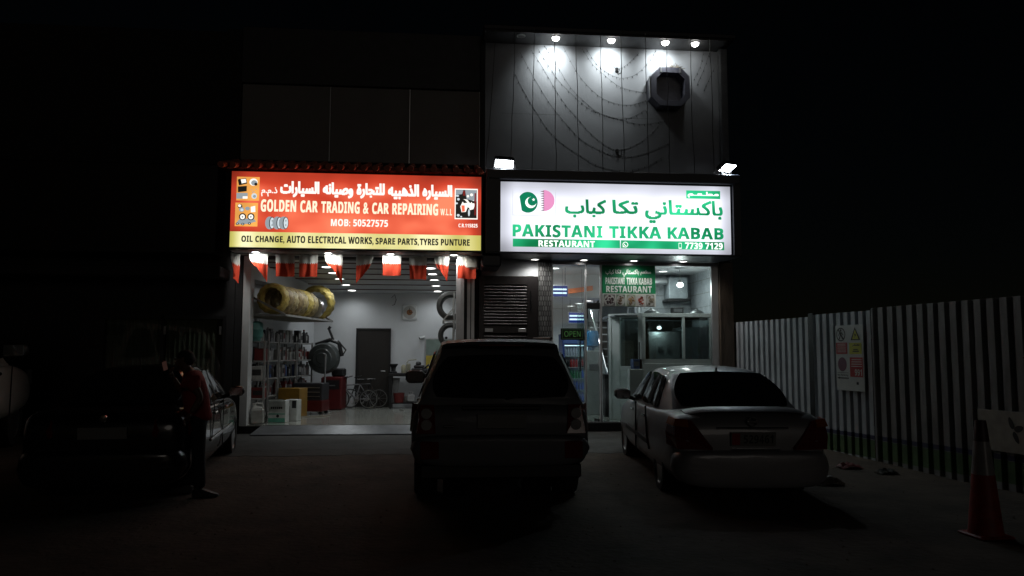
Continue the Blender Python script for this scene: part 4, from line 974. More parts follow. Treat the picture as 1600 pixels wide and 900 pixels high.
part('oil_filter', 'cream coloured canister on the workbench beside the dark drum', (-.92, 4.48, BT), lambda m: m.lathe([(.055, 0), (.06, .01), (.06, .17), (.04, .2), (.02, .21), (.0001, .21)], n=18), pm('cream_paint', (.42, .4, .28), .5))
part('oil_filter', 'pale canister with a black handle on the workbench', (-.80, 4.5, BT), lambda m: (m.lathe([(.05, 0), (.055, .01), (.055, .22), (.02, .24), (.0001, .24)], n=18), m.tube([(-.05, 0, .24), (0, 0, .32), (.2, 0, .34)], .014)), pm('cream_paint2', (.36, .35, .26), .5))
def engine(m):
    rnd = random.Random(8)
    m.rbox(-.22, .22, -.16, .16, 0, .12, .02); m.rbox(-.16, .1, -.12, .12, .121, .20, .02); m.lathe([(.06, .2), (.07, .24), (.05, .28), (.0001, .29)], (-.05, 0, 0), n=16); m.lathe([(.05, -.2), (.05, -.161)], (.1, 0, .08), 'Y', 16)
    m.tube([(.12, 0, .12), (.2, -.05, .2), (.3, -.05, .1)], .03)
part('engine_block', 'dark engine block sitting on the workbench', (-.5, 4.5, BT), engine, pm('engine_grey', (.06, .06, .065), .4, .5))
part('gear_housing', 'small dark gear housing at the right end of the workbench', (-.22, 4.48, BT), lambda m: (m.lathe([(.1, 0), (.1, .05), (.06, .09), (.03, .16), (.0001, .16)], n=16), m.rbox(-.14, .14, -.05, .05, 0, .06, .01)), pm('engine_grey', (.06, .06, .065), .4, .5))
rnd = random.Random(31)
for i, (x, z, col, nm) in enumerate(((-1.02, .151, 'red', 'red bucket of parts'), (-.72, .151, 'silver', 'pale metal housing'), (-.45, .151, 'silver', 'pale bent pipe'), (-.85, .151, 'white', 'small white pot'))):
    def fn(m, i=i):
        if i == 0: m.lathe([(.11, 0), (.14, .24), (.13, .24), (.1, .02)], n=18)
        elif i == 1: m.rbox(-.1, .1, -.08, .08, 0, .2, .03); m.lathe([(.05, .2), (.06, .26), (.0001, .26)], n=14)
        elif i == 2: m.tube([(-.12, 0, .05), (.0, 0, .12), (.05, 0, .28), (.14, 0, .32)], .045, 12)
        else: m.lathe([(.05, 0), (.07, .14), (.06, .14), (.045, .01)], n=16)
    part('spare_part', nm + ' on the lower shelf of the workbench', (x, 4.36 + .05 * i, FZ + z), fn, pm('goods_' + col, pal[col], .4))
for i, x in enumerate((-.95, -.9)):
    p = MB(); p.lathe([(.05, 0), (.055, .012), (.03, .016), (.0001, .016)], n=14); o = p.build('jar_lid', M_steel); o.location = (x, 4.0 - .35 * i, FZ + .001); tag(o, ['small pale lid on the floor close under the workbench', 'small pale lid on the floor farther in front of the workbench'][i], 'lid')
t = T('wall_clock', 'square white wall clock with rounded corners and a brown centre', 'clock', (-.81, YB - .002, 2.72))
p = MB(); p.rbox(-.20, .20, -.035, 0, -.20, .20, .03); cl = p.build('case', M_whitef, t)
p = MB(); p.lathe([(.17, -.042), (.17, -.0355)], axis='Y', n=32); p.build('dial', pm('dial_grey', (.4, .4, .38), .5), t); p = MB(); p.lathe([(.075, -.046), (.075, -.0425)], axis='Y', n=24); p.build('dial_centre', pm('dial_brown', (.22, .09, .03), .5), t)
p = MB(); p.box(-.006, .006, -.05, -.047, -.01, .12); p.box(-.005, .09, -.054, -.051, -.006, .006); p.build('hand', M_black, t)
t = T('security_camera', 'small white security camera on the workshop back wall', 'security camera', (-.46, YB - .001, 2.05))
p = MB(); p.lathe([(.035, -.03), (.035, 0)], axis='Y', n=14); p.tube([(0, -.03, 0), (0, -.08, .02)], .012); p.build('bracket', M_whitef, t); p = MB(); p.tube([(.05, -.08, .03), (-.08, -.14, .0)], .035, 12); p.build('body', M_whitef, t); p = MB(); p.tube([(-.081, -.1405, 0), (-.085, -.142, -.001)], .028, 12); p.build('lens', M_black, t)
p = MB(); p.tube([(-1.28, YB - .02, 3.1), (-1.2, YB - .03, 3.18), (-1.16, YB - .03, 3.05), (-1.2, YB - .03, 2.92), (-1.26, YB - .02, 2.9)], .008, 6); tag(p.build('loose_cable', M_black), 'loose dark cable hanging high on the workshop back wall', 'cable')
# right hand rack with tyres
t = T('tyre_rack', 'pale angle steel tyre rack by the right workshop jamb', 'rack', (.28, .95, 0))
p = MB()
for y in (0, 1.2):
    p.tube([(.0, y, FZ), (.0, y, 2.95)], .02, 6); p.tube([(-.24, y, 2.34), (.14, y, 2.34)], .02, 6); p.tube([(-.22, y, 2.36), (.0, y, 2.62)], .016, 6); p.tube([(-.22, y, 1.75), (.14, y, 1.75)], .02, 6)
for z in (2.34, 1.75): p.tube([(-.22, -.02, z), (-.22, 1.22, z)], .018, 6); p.tube([(.12, -.02, z), (.12, 1.22, z)], .018, 6)
p.build('rack_frame', M_rack, t)
for i, (y, z, ro) in enumerate(((1.22, 2.36, .31), (1.5, 2.36, .31), (1.22, 1.77, .27), (1.5, 1.77, .27))):
    o = T('tyre', '%s tyre on the %s tier of the right tyre rack' % (('front', 'rear')[i % 2], ('upper', 'lower')[i // 2]), 'tyre', (.22, y, z + ro), R(-8), 'tyres on the right rack')
    tyre_mb(ro, ro * .64, .22, Matrix.Rotation(R(90), 4, 'X')).build('rubber', pm('tyre_grey', (.06, .06, .055), .6, var=.4), o, smooth=True)

# ---------------------------------------------------------------- inside the restaurant
M_boothw = pm('booth_white', (.74, .75, .74), .35, var=.06)
M_tint = glassmat('booth_glass', (.55, .62, .62), .5)
bt = T('kitchen_booth', 'white framed glazed kitchen booth behind the restaurant window', 'booth', (4.1, .4, FZ))
def BL(m): m.v = [(x - 4.1, y - .4, z - FZ) for x, y, z in m.v]; return m
p = MB(); p.rbox(4.15, 5.64, .36, .42, .282, 1.46, .006); p.box(4.15, 5.64, .37, .41, 1.461, 1.55); BL(p).build('lower_panel', M_boothw, bt)
p = MB(); p.rbox(4.15, 5.66, .35, .43, 2.42, 2.50, .006); p.rbox(4.15, 4.21, .352, .428, 1.551, 2.419, .004); p.rbox(5.58, 5.64, .352, .428, 1.551, 2.419, .004); p.rbox(5.0, 5.05, .354, .426, 1.551, 2.419, .004); BL(p).build('window_frame', M_boothw, bt)
p = MB(); p.box(4.211, 5.0, .385, .392, 1.551, 2.419); p.box(5.051, 5.579, .385, .392, 1.551, 2.419); BL(p).build('window_pane', M_tint, bt)
p = MB(); p.box(4.22, 4.30, .43, .47, 1.551, 2.3); p.box(4.22, 5.57, .43, .46, 2.36, 2.419); BL(p).build('window_gasket', M_black, bt)
# angled side with a door-like panel
Ms = Matrix.Translation((4.145, .36, 0)) @ Matrix.Rotation(math.atan2(.60, -.58), 4, 'Z')
Ls = .83
p = MB(); p.rbox(.001, Ls, -.06, 0, 2.42, 2.50, .004, M=Ms); p.rbox(.001, .10, -.06, 0, .282, 2.419, .004, M=Ms); p.rbox(Ls - .07, Ls, -.06, 0, .282, 2.419, .004, M=Ms); p.rbox(.55, .61, -.058, -.002, .282, 2.419, .004, M=Ms); p.rbox(.101, .549, -.055, -.005, .283, 1.40, .004, M=Ms); p.rbox(.611, Ls - .071, -.05, -.01, .283, 2.418, .004, M=Ms); BL(p).build('side_panel', M_boothw, bt)
p = MB(); p.box(.101, .549, -.03, -.025, 1.401, 2.418, M=Ms); BL(p).build('side_pane', M_tint, bt)
p = MB(); p.box(.02, .07, .001, .03, 1.33, 1.55, M=Ms); p.tube([Ms @ Vector((.05, .04, 1.0)), Ms @ Vector((.05, .04, 1.9))], .012); BL(p).build('side_handle', M_black, bt)
p = MB(); p.box(3.75, 4.25, 1.5, 1.56, .29, 1.95); p.box(3.75, 4.25, 1.49, 1.499, .29, 1.95); BL(p).build('tiled_partition', brickmat('beige_tile', (.36, .32, .26), (.34, .3, .24), (.2, .18, .15), .5, .16, .4, .006), bt)
p = MB(); p.box(3.7, 5.62, 1.6, 1.66, .29, 2.4); p.box(3.6, 5.64, .44, 1.66, 2.425, 2.46); BL(p).build('inner_wall', pm('soot_wall', (.10, .11, .115), .5, var=.4), bt)
ov = T('kitchen_oven', 'grey steel oven with two round dials inside the kitchen booth', 'oven', (4.72, .95, FZ))
p = MB(); p.rbox(-.36, .36, -.2, .5, 0, 1.85, .02); p.build('body', pm('oven_steel', (.32, .33, .33), .4, .3, var=.3), ov)
for x in (-.08, .10): p = MB(); p.lathe([(.05, -.22), (.055, -.201), (.04, -.201)], (x, 0, 1.48), 'Y', 20); p.build('dial', M_steel, ov)
p = MB(); p.box(-.16, -.13, -.205, -.2005, 1.65, 1.72); p.box(-.3, .3, -.215, -.2, 1.15, 1.18); p.build('oven_handle', M_steel, ov)
fr_ = T('kitchen_fridge', 'tall grey fridge right of the oven inside the kitchen booth', 'fridge', (5.33, .95, FZ))
p = MB(); p.rbox(-.22, .2, -.2, .5, 0, 1.95, .02); p.build('body', pm('fridge_grey', (.22, .26, .28), .35), fr_); p = MB(); p.tube([(-.17, -.23, .9), (-.17, -.23, 1.5)], .012); p.build('handle', M_steel, fr_)
def bulb(lab, loc, r, s, w, cord=0.):
    t = T('light_bulb', lab, 'light bulb', loc); p = MB(); p.lathe([(.0001, -r * .6), (r * .7, -r * .45), (r, 0), (r * .8, r * .5), (r * .5, r * .8), (.0001, r * .8)], n=16); p.build('globe', em('lit_bulb_%g' % s, (.97, 1, .98), s), t, smooth=True)
    p = MB(); p.lathe([(r * .6, r * .72), (r * .6, r * 1.6), (.0001, r * 1.6)], n=12)
    if cord: p.tube([(0, 0, r * 1.6), (0, 0, r * 1.6 + cord)], .006, 6)
    p.build('lamp_holder', M_whitef, t); lamp('POINT', 'bulb_light', t, (0, 0, -r - .03), w, (.93, 1, .97), size=r); return t
bulb('bright bare bulb inside the kitchen booth in front of the oven', (4.58, .62, 2.20), .05, 9, 6, .13)
bulb('large bright hanging bulb above the kitchen booth', (5.09, .75, 3.12), .072, 12, 16, .25)
for i, (x, y) in enumerate(((4.9, 1.35), (4.62, 1.75))):
    downlight((x, y, 3.488), '%s white ceiling lamp above the kitchen booth' % (('nearer', 'farther')[i]), 'restaurant ceiling lights', True, 6., 20., (.95, 1, 1), 165, .10)
nmr = ('nearest', 'second nearest', 'middle', 'second farthest', 'farthest')
for i, (x, y, z) in enumerate(((2.42, 1.0, 3.488), (2.38, 1.75, 3.488), (3.6, 3.3, 2.958), (3.55, 4.3, 2.958), (3.52, 5.4, 2.958))):
    downlight((x, y, z), '%s round lamp in the ceiling of the restaurant dining side' % nmr[i], 'restaurant ceiling lights', True, 6., 46., (.95, .98, 1), 165, .10)
# extraction duct and hood
t = T('extraction_hood', 'grey extraction hood box on the sooty kitchen wall', 'extraction hood', (5.38, 2.0, 2.9))
p = MB(); p.rbox(-.22, .22, -.22, .19, 0, .5, .02); p.build('hood_box', pm('hood_sheet', (.36, .40, .42), .45, .3), t); p = MB(); p.box(-.26, .26, -.26, .19, -.05, -.001); p.build('hood_lip', M_black, t)
p = MB(); p.tube([(4.48, 1.95, 2.47), (4.47, 1.95, 2.75), (4.52, 1.95, 3.0), (4.66, 1.95, 3.2), (4.88, 1.95, 3.3), (5.15, 1.95, 3.33)], .09, 16); tag(p.build('duct_pipe', pm('galvanised', (.45, .47, .48), .35, .6), smooth=True), 'bent silver duct pipe rising behind the kitchen booth', 'duct')
box_thing('speaker_box', 'small black speaker box standing on top of the kitchen booth', 'speaker', (4.95, .55, 2.501), 0, .24, .14, .13, 'black', None, 'grey')
for i, (x, lab, r) in enumerate(((4.42, 'dark domed wok lid lying on the left end of the booth roof', .17), (5.4, 'grey dented pan lying on the right end of the booth roof', .16))):
    p = MB(); p.lathe([(r, 0), (r * .95, .02), (r * .6, .07), (.03, .09), (.02, .12), (.0001, .12)], n=24); o = p.build('pan_lid', pm('pan_metal', (.12, .13, .13), .4, .6), smooth=True); o.location = (x, .62, 2.501); tag(o, lab, 'pan')
box_thing('letter_box', 'blue grey box standing on a ledge beside the booth door', 'box', (3.96, .25, 1.35), R(10), .14, .14, .20, 'blue', None, 'grey')
p = MB(); p.rbox(3.82, 4.1, .13, .33, FZ, 1.349, .01); tag(p.build('box_pedestal', M_boothw), 'white pedestal under the blue grey box by the booth door', 'pedestal')
# dark stairs with a steel handrail and glass side
st = T('staircase', 'dark open staircase with pale nosings and a steel handrail in the restaurant', 'staircase', (3.95, 2.6, FZ))
p = MB(); q = MB()
for i in range(11):
    y = -.1 + i * .24; z = .19 * (i + 1)
    p.box(-.02, .7, y, y + .26, z - .04, z); p.box(-.02, .7, y + .22, y + .239, z, z + .149); q.box(-.01, .7, y - .012, y - .0005, z - .035, z - .004)
p.build('tread', pm('dark_step', (.05, .045, .04), .5), st); q.build('nosing', pm('pale_nosing', (.35, .36, .36), .5), st)
p = MB(); p.tube([(-.08, -.35, .82), (-.08, .0, 1.05), (-.10, 1.35, 2.25), (-.10, 1.7, 2.55)], .03, 12)
for y, z in ((-.1, 0), (.9, .76)): p.tube([(-.08, y, z), (-.08, y, z + 1.0)], .015)
p.build('handrail', M_steel, st, smooth=True)
p = MB(); p.add([(-.085, -.1, .1), (-.085, 1.4, 1.25), (-.085, 1.4, 2.1), (-.085, -.1, .9), (-.095, -.1, .1), (-.095, 1.4, 1.25), (-.095, 1.4, 2.1), (-.095, -.1, .9)], [(0, 1, 2, 3), (7, 6, 5, 4), (0, 4, 5, 1), (1, 5, 6, 2), (2, 6, 7, 3), (3, 7, 4, 0)]); p.build('glass_side', M_glassd, st)
p = MB(); p.rbox(-.12, .12, -.12, .12, 0, .9, .01); p.rbox(-.14, .14, -.14, .14, .901, .93, .005); o = p.build('waste_bin', M_black); o.location = (3.72, 1.6, FZ); tag(o, 'tall black waste bin in front of the dark staircase', 'bin')
# glass entrance door standing open
gd = T('glass_door', 'frameless glass entrance door standing open with two black pull bars', 'door', (3.17, .10, .29), R(106))
p = MB(); p.box(0, .95, -.006, .006, .01, 2.42); p.build('glass_leaf', M_glassd, gd)
for y in (-.05, .05): p = MB(); p.tube([(.72, y * .12, 1.1), (.72, y, 1.1), (.72, y, 1.0), (.72, y, 1.75), (.72, y, 1.65), (.72, y * .12, 1.65)], .014); p.build('pull_handle', M_black, gd)
p = MB(); p.box(.0, .16, -.02, .02, 2.34, 2.44); p.box(0, .16, -.02, .02, 0, .07); p.build('patch_fitting', M_black, gd)
p = MB(); p.rbox(-.16, .16, -.12, .08, 0, .12, .01); p.box(-.16, -.10, -.1, .06, -.2, -.001); o = p.build('door_closer', M_black); o.location = (3.05, .14, 2.56); tag(o, 'black door closer box above the open glass door', 'door closer')
# water cooler with a blue bottle
t = T('water_cooler', 'water cooler with a blue bottle behind the open glass door', 'water cooler', (3.46, 2.2, FZ))
p = MB(); p.rbox(-.17, .17, -.16, .16, 0, 1.45, .02); p.build('body', pm('cooler_grey', (.3, .31, .31), .4), t); p = MB(); p.lathe([(.05, 1.45), (.06, 1.5), (.15, 1.56), (.155, 1.84), (.13, 1.9), (.0001, 1.9)], n=24); p.build('water_bottle', pm('blue_bottle', (.04, .20, .42), .15), t, smooth=True); p = MB(); p.rbox(-.1, .1, -.19, -.161, 1.0, 1.15, .01); p.build('tap_panel', M_black, t)
# drinks fridge
fd = T('drinks_fridge', 'blue glass fronted drinks fridge lit from inside', 'fridge', (3.24, 3.35, FZ))
M_fb = pm('fridge_blue', (.02, .05, .20), .4)
p = MB(); p.box(-.33, -.28, -.3, .3, 0, 1.85); p.box(.28, .33, -.3, .3, 0, 1.85); p.box(-.279, .279, .26, .3, 0, 1.85); p.box(-.279, .279, -.3, .259, 0, .25); p.box(-.279, .279, -.3, .259, 1.60, 1.85); p.build('cabinet', M_fb, fd)
p = MB(); p.box(-.279, .279, .25, .259, .251, 1.599); p.build('back_liner', pm('fridge_liner', (.5, .55, .6), .4), fd)
for z in (.50, .77, 1.04, 1.31): p = MB(); p.box(-.279, .279, -.24, .249, z, z + .015); p.build('shelf', M_whitef, fd)
p = MB(); p.box(.235, .278, -.27, -.25, .27, 1.58); p.box(-.278, .234, -.27, -.25, 1.56, 1.58); p.build('light_tube', em('fridge_tube', (.75, .85, 1), 2.6), fd)
p = MB(); p.box(-.28, .33, -.318, -.31, .26, 1.60); p.build('glass_front', M_glass, fd)
p = MB(); p.box(-.30, .31, -.32, -.301, 1.62, 1.83); p.build('header_panel', em('fridge_header', (.10, .18, .45), .25), fd)
rnd = random.Random(2)
for zi, z in enumerate((.251, .516, .786, 1.056, 1.326)):
    for i in range(7):
        col = {0: 'blue', 1: 'blue', 2: rnd.choice(['blue', 'green']), 3: rnd.choice(['white', 'red', 'black']), 4: rnd.choice(['blue', 'blue', 'silver'])}[zi]
        p = MB(); p.lathe([(.028, 0), (.03, .01), (.03, .12), (.018, .165), (.015, .2), (.0001, .2)], n=10); o = p.build('drink_bottle', pm('drink_' + col, {'blue': (.03, .10, .5), 'green': (.05, .25, .1), 'white': (.6, .6, .6), 'red': (.5, .03, .03), 'black': (.02, .02, .02), 'silver': (.5, .5, .55)}[col], .3), smooth=True)
        o.location = (3.24 - .235 + i * .068, 3.35 - .17, FZ + z); tag(o, '%s drink bottle, %s from the left on the %s fridge shelf' % (col, ORD[i], ['bottom', 'second lowest', 'middle', 'second highest', 'top'][zi]), 'bottle', 'drinks in the fridge')
# blue light boards
for lab, x, y, z, w, h in (('larger blue light board with two white bars near the shop window', 2.46, .8, 2.86, .40, .22), ('smaller blue light board with two white bars above the drinks fridge', 3.25, 3.0, 2.40, .38, .24)):
    t = T('light_board', lab, 'light board', (x, y, z), 0, 'blue light boards')
    p = MB(); p.rbox(-w / 2 - .02, w / 2 + .02, 0, .08, -.02, h + .02, .006); p.build('casing', M_whitef, t); p = MB(); p.box(-w / 2, w / 2, -.006, -.0005, 0, h); p.build('blue_face', em('board_blue', (.015, .05, .35), .55), t)
    p = MB()
    for zz in (h * .25, h * .60): p.box(-w * .46, w * .46, -.011, -.0065, zz, zz + h * .15)
    p.build('white_bar', em('board_white', (.70, .88, 1), 1.6), t)
    p = MB(); p.tube([(-w * .4, .04, h + .02), (-w * .4, .04, 3.48 - z if y < 2 else 2.95 - z)], .006); p.tube([(w * .4, .04, h + .02), (w * .4, .04, 3.48 - z if y < 2 else 2.95 - z)], .006); p.build('hanger', M_black, t)
# OPEN sign
t = T('open_sign', 'black framed OPEN sign with dim green letters in the restaurant window', 'sign', (2.64, .10, 2.05))
p = MB(); p.rbox(-.235, .235, -.015, .02, -.118, .118, .01); p.build('case', M_black, t)
p = MB(); write(p, '~OPEN', -.165, .165, -.055, .06, -.018, bold=.0); p.build('lettering', em('open_green', (.16, .42, .12), .22), t, fix=False)
p = MB()
for q in ((-.205, .205, .092, .096), (-.205, .205, -.096, -.092), (-.205, -.201, -.0915, .0915), (.201, .205, -.0915, .0915)): p.box(q[0], q[1], -.018, -.0155, q[2], q[3])
p.build('border_line', em('open_border', (.10, .22, .10), .25), t); p = MB(); p.tube([(-.2, 0, .118), (-.2, 0, 1.32)], .003, 4); p.tube([(.2, 0, .118), (.2, 0, 1.32)], .003, 4); p.build('hanging_wire', M_black, t)
# green banner
t = T('window_banner', 'green restaurant banner with white lettering and five food pictures in the window', 'banner', (3.784, .0, 3.02))
p = MB(); p.box(-.55, .55, .0235, .026, -.418, .42); p.build('white_backing', pm('banner_white', (.62, .66, .62), .5), t)
p = MB(); p.box(-.547, .547, -.0165, -.012, -.152, .418); p.build('green_field', pm('banner_green', (.0, .19, .07), .5, var=.15, scale=2), t)
p = MB(); p.box(-.547, .547, -.0165, -.012, -.415, -.155); p.build('picture_strip', pm('banner_white', (.62, .66, .62)), t)
def bz(y): return .418 - (y - 100) / 740. * .836
def bx(x): return -.547 + (x - 112) / 940. * 1.094
p = MB()
for s, x0, x1, y0, y1, bo in ((arabic('مطعم'), 785, 975, 178, 275, .003), (arabic('باكستاني'), 470, 765, 165, 300, .003), (arabic('تكا'), 340, 445, 170, 245, .004), (arabic('كباب'), 168, 320, 170, 275, .003), ('PAKISTANI', 168, 505, 318, 438, .002), ('TIKKA', 540, 735, 318, 442, .002), ('KABAB', 755, 990, 322, 442, .002), ('RESTAURANT', 178, 985, 468, 582, .002)):
    write(p, s, bx(x0), bx(x1), bz(y1), bz(y0), -.019, bold=bo, bands=26)
p.build('banner_lettering', pm('banner_letters', (.75, .82, .78), .5), t, fix=False)
foods = [((132, 338), (.055, .03, .035), (.16, .16, .15)), ((352, 512), (.16, .11, .07), (.18, .24, .18)), ((538, 695), (.30, .20, .10), (.30, .36, .24)), ((705, 868), (.26, .05, .03), (.55, .55, .52)), ((882, 1030), (.20, .18, .13), (.26, .26, .23))]
for i, ((x0, x1), fcol, bg) in enumerate(foods):
    a, b = bx(x0), bx(x1); c = (a + b) / 2; rnd = random.Random(i)
    m = MB(); m.box(a, b, -.0195, -.017, -.405, -.17, 0)
    rx, rz = (b - a) * .47, .112
    m.add([(c + rx * math.cos(q * .2618), -.0205, -.2875 + rz * math.sin(q * .2618)) for q in range(24)], [tuple(range(24))], 1)
    for k in range(26):
        t0 = rnd.uniform(0, 6.28); rr = rnd.uniform(0, .72) ** .8; px, pz = c + rx * rr * math.cos(t0), -.2875 + rz * rr * math.sin(t0); s = rnd.uniform(.012, .03)
        m.add([(px + s * math.cos(q * 1.05 + k) * rnd.uniform(.6, 1.2), -.0210 - .0002 * k, pz + s * math.sin(q * 1.05 + k) * rnd.uniform(.5, 1)) for q in range(6)], [tuple(range(6))], 2 + k % 3)
    m.build('food_picture', [pm('food_bg%d' % i, bg, .5), pm('plate_white%d' % (i == 3), (.45, .46, .44) if i != 3 else (.6, .6, .58), .5), pm('food%d' % i, fcol, .5), pm('foodb%d' % i, tuple(v * 1.5 for v in fcol), .5), pm('foodc%d' % i, tuple(v * .6 for v in fcol), .5)], t, fix=False)
# counter and wall cabinet on the left
t = T('service_counter', 'pale service counter at the left side of the restaurant', 'counter', (2.42, 2.6, FZ))
p = MB(); p.rbox(-.38, .2, -.3, .9, 0, 1.2, .015); p.build('body', M_boothw, t); p = MB(); p.rbox(-.40, .23, -.33, .93, 1.201, 1.25, .01); p.build('counter_top', M_black, t)
box_thing('card_terminal', 'white terminal box standing on the pale service counter', 'terminal', (2.4, 2.5, FZ + 1.252), R(10), .16, .12, .22, 'white', None, 'grey')
p = MB(); p.rbox(0, .22, 0, .3, 0, .62, .01); p.box(.04, .18, -.006, -.0005, .05, .57); o = p.build('wall_cabinet', M_black); o.location = (2.01, 1.6, 1.95); tag(o, 'narrow black cabinet on the left restaurant wall', 'cabinet')

# ---------------------------------------------------------------- corrugated site fence on the right
FDX, FDY = -.154, 1.0
def fxy(y): return 5.965 + FDX * y            # the fence line on the ground
FA = math.atan2(-FDX, 1.0)
M_corr = pm('corrugated_white_sheet', (.40, .43, .46), .5, .1, var=.25, scale=1.5)
M_cgreen = pm('green_painted_base', (.075, .14, .055), .6, var=.4, scale=4); M_cblue = pm('dark_blue_stripe', (.03, .03, .08), .5)
fence = T('corrugated_fence', 'tall corrugated white sheet fence with a green base along the right side', 'fence', (fxy(0), 0, 0), FA)
def fpanel(y0, y1, pitch, z0, z1, off=0., sheet=None):
    # local frame: y along the fence towards the building, x away from the yard
    n = round((y1 - y0) / pitch); pitch = (y1 - y0) / n; prof = []
    for i in range(n):
        b = y0 + i * pitch
        for t, d in ((0, 0), (.50, 0), (.60, .055), (.90, .055)): prof.append((b + t * pitch, d + off))
    prof.append((y0 + n * pitch, off))
    zz = [z0, .09, .36, .365, .43, .435, z1 - .05, z1]
    m = MB(); k = len(prof)
    vs = [(d, y, z) for z in zz for y, d in prof]
    for j in range(len(zz) - 1):
        mi = {0: 0, 1: 1, 2: 0, 3: 2, 4: 0, 5: 0, 6: 0}[j]
        m.add(vs[j * k:(j + 2) * k], [(i, i + 1, k + i + 1, k + i) for i in range(k - 1)], mi)
    o = m.build('sheet_panel', [sheet or M_corr, M_cgreen, M_cblue], fence, fix=False)
    md = o.modifiers.new('thickness', 'SOLIDIFY'); md.thickness = .004
    return o
fpanel(-2.45, .9, .172, -.02, 2.30); fpanel(-4.02, -2.60, .178, -.02, 2.33, -.01); fpanel(-12.5, -4.08, .196, -.02, 2.365, 0, pm('darker_grey_sheet', (.25, .25, .245), .6, .05, var=.45, scale=2.5, stretch=(1, 2, .5)))  # the section nearest the camera gets a darker, greyer sheet colour
for y, w in ((-2.53, .07), (-4.05, .026)):
    p = MB(); p.rbox(-.01, .08, y - w, y + w, -.02, 2.36, .01); p.build('fence_post', M_black if w > .05 else pm('post_grey', (.20, .20, .21), .5), fence)
p = MB(); p.box(.065, .10, -12.5, .9, .5, .56); p.box(.065, .10, -12.5, .9, 1.9, 1.96)
p.build('rail', pm('rail_grey', (.18, .18, .19), .5), fence)
p = MB()
for i in range(10):
    for z in (.95, 1.62): p.lathe([(.012, -.012), (.012, -.001)], (0, -4.3 - .78 * i, z), 'X', 8)
p.build('bolt_heads', pm('rust', (.10, .05, .03), .8), fence)

def fboard(u0, lz, d): return Matrix.Translation((fxy(u0), u0, lz)) @ Matrix.Rotation(FA, 4, 'Z') @ Matrix.Translation((d, 0, 0))
# warning notice board: local x = -along fence (so that it reads), faces the yard
nb = T('notice_board', 'white safety notice board with warning pictograms fixed on the corrugated fence', 'notice board', (fxy(-3.52) - .045, -3.52, 1.60), FA - R(90))
NW, NH = .66, 1.04
p = MB(); p.rbox(-NW / 2, NW / 2, 0, .012, -NH / 2, NH / 2, .003); p.build('board', pm('notice_white', (.50, .53, .52), .45, var=.1), nb)
def nx(x): return -NW / 2 + (x - 150) / 248. * NW
def nz_(y): return NH / 2 - (y - 122) / 715. * NH
M_nk, M_nr, M_ny, M_nw, M_np = pm('notice_black', (.02, .02, .02), .5), pm('notice_red', (.36, .02, .025), .5), pm('notice_yellow', (.50, .50, .05), .5), pm('notice_letters', (.55, .55, .52), .5), pm('notice_purple', (.16, .06, .10), .5)
def nrect(m, x0, x1, y0, y1, d=.003, mi=0): m.box(nx(x0), nx(x1), -d, -.0005 if d < .004 else -d + .001, nz_(y1), nz_(y0), mi)
def nring(m, cx, cy, rx, ry, w, d=.003, n=28):
    ax, az = rx / 248 * NW, ry / 715 * NH; x0, z0 = nx(cx), nz_(cy); wx_ = w / 248 * NW
    for i in range(n):
        t0, t1 = 6.2832 * i / n, 6.2832 * (i + 1) / n
        m.add([(x0 + q * math.cos(t), -d, z0 + q2 * math.sin(t)) for q, q2, t in ((ax - wx_, az - wx_, t0), (ax, az, t0), (ax, az, t1), (ax - wx_, az - wx_, t1))], [(0, 1, 2, 3)])
m = MB(); nring(m, 202, 222, 42, 76, 7)
m.add([(nx(a), -.004, nz_(b)) for a, b in ((176, 170), (184, 164), (230, 272), (222, 280))], [(0, 1, 2, 3)])
m.add([(nx(202) + .022 * math.cos(t * .6283), -.003, nz_(178) + .022 * math.sin(t * .6283)) for t in range(10)], [tuple(range(10))])
for pl in (((192, 196), (212, 196), (210, 232), (194, 232)), ((194, 232), (203, 232), (192, 276), (183, 276)), ((201, 232), (210, 232), (222, 272), (213, 274)), ((192, 200), (198, 200), (184, 236), (178, 232)), ((206, 200), (212, 198), (228, 228), (222, 232))):
    m.add([(nx(a), -.0035, nz_(b)) for a, b in pl], [(0, 1, 2, 3)])
T3 = [(290, 288), (374, 286), (330, 146)]; T4 = [(304, 278), (361, 276), (330, 172)]
for i in range(3):
    a, b = T3[i], T3[(i + 1) % 3]; c, d = T4[(i + 1) % 3], T4[i]; m.add([(nx(q[0]), -.004, nz_(q[1])) for q in (a, b, c, d)], [(0, 1, 2, 3)])
for pl in (((334, 200), (322, 236), (332, 236)), ((330, 226), (342, 226), (326, 266))): m.add([(nx(a), -.004, nz_(b)) for a, b in pl], [(0, 1, 2)])
nrect(m, 162, 262, 694, 706)
m.add([(nx(a), -.003, nz_(b)) for a, b in ((150 + 12, 700), (180, 686), (180, 714))], [(0, 1, 2)])
write(m, 'No Parking', nx(162), nx(258), nz_(684), nz_(655), -.003, bold=.0); write(m, arabic('خطر'), nx(300), nx(368), nz_(356), nz_(326), -.0045, bold=.003)
for x0, x1, y0, y1 in ((312, 350, 384, 394), (305, 358, 402, 414), (160, 262, 640, 644), (330, 348, 738, 766)): nrect(m, x0, x1, y0, y1, .0045)
m.build('black_print', M_nk, nb, fix=False)
m = MB(); m.add([(nx(q[0]), -.003, nz_(q[1])) for q in T4], [(0, 1, 2)]); nrect(m, 275, 382, 316, 438); m.build('yellow_print', M_ny, nb, fix=False)
m = MB(); nrect(m, 155, 256, 312, 438); nrect(m, 276, 388, 474, 684); m.build('red_print', M_nr, nb, fix=False)
m = MB(); m.add([(nx(208) + .40 * NW * .40 * math.cos(t * .2618), -.003, nz_(550) + .112 * math.sin(t * .2618)) for t in range(24)], [tuple(range(24))]); m.build('round_print', M_np, nb, fix=False)
m = MB(); write(m, '991', nx(318), nx(380), nz_(668), nz_(600), -.0045, bold=.001)
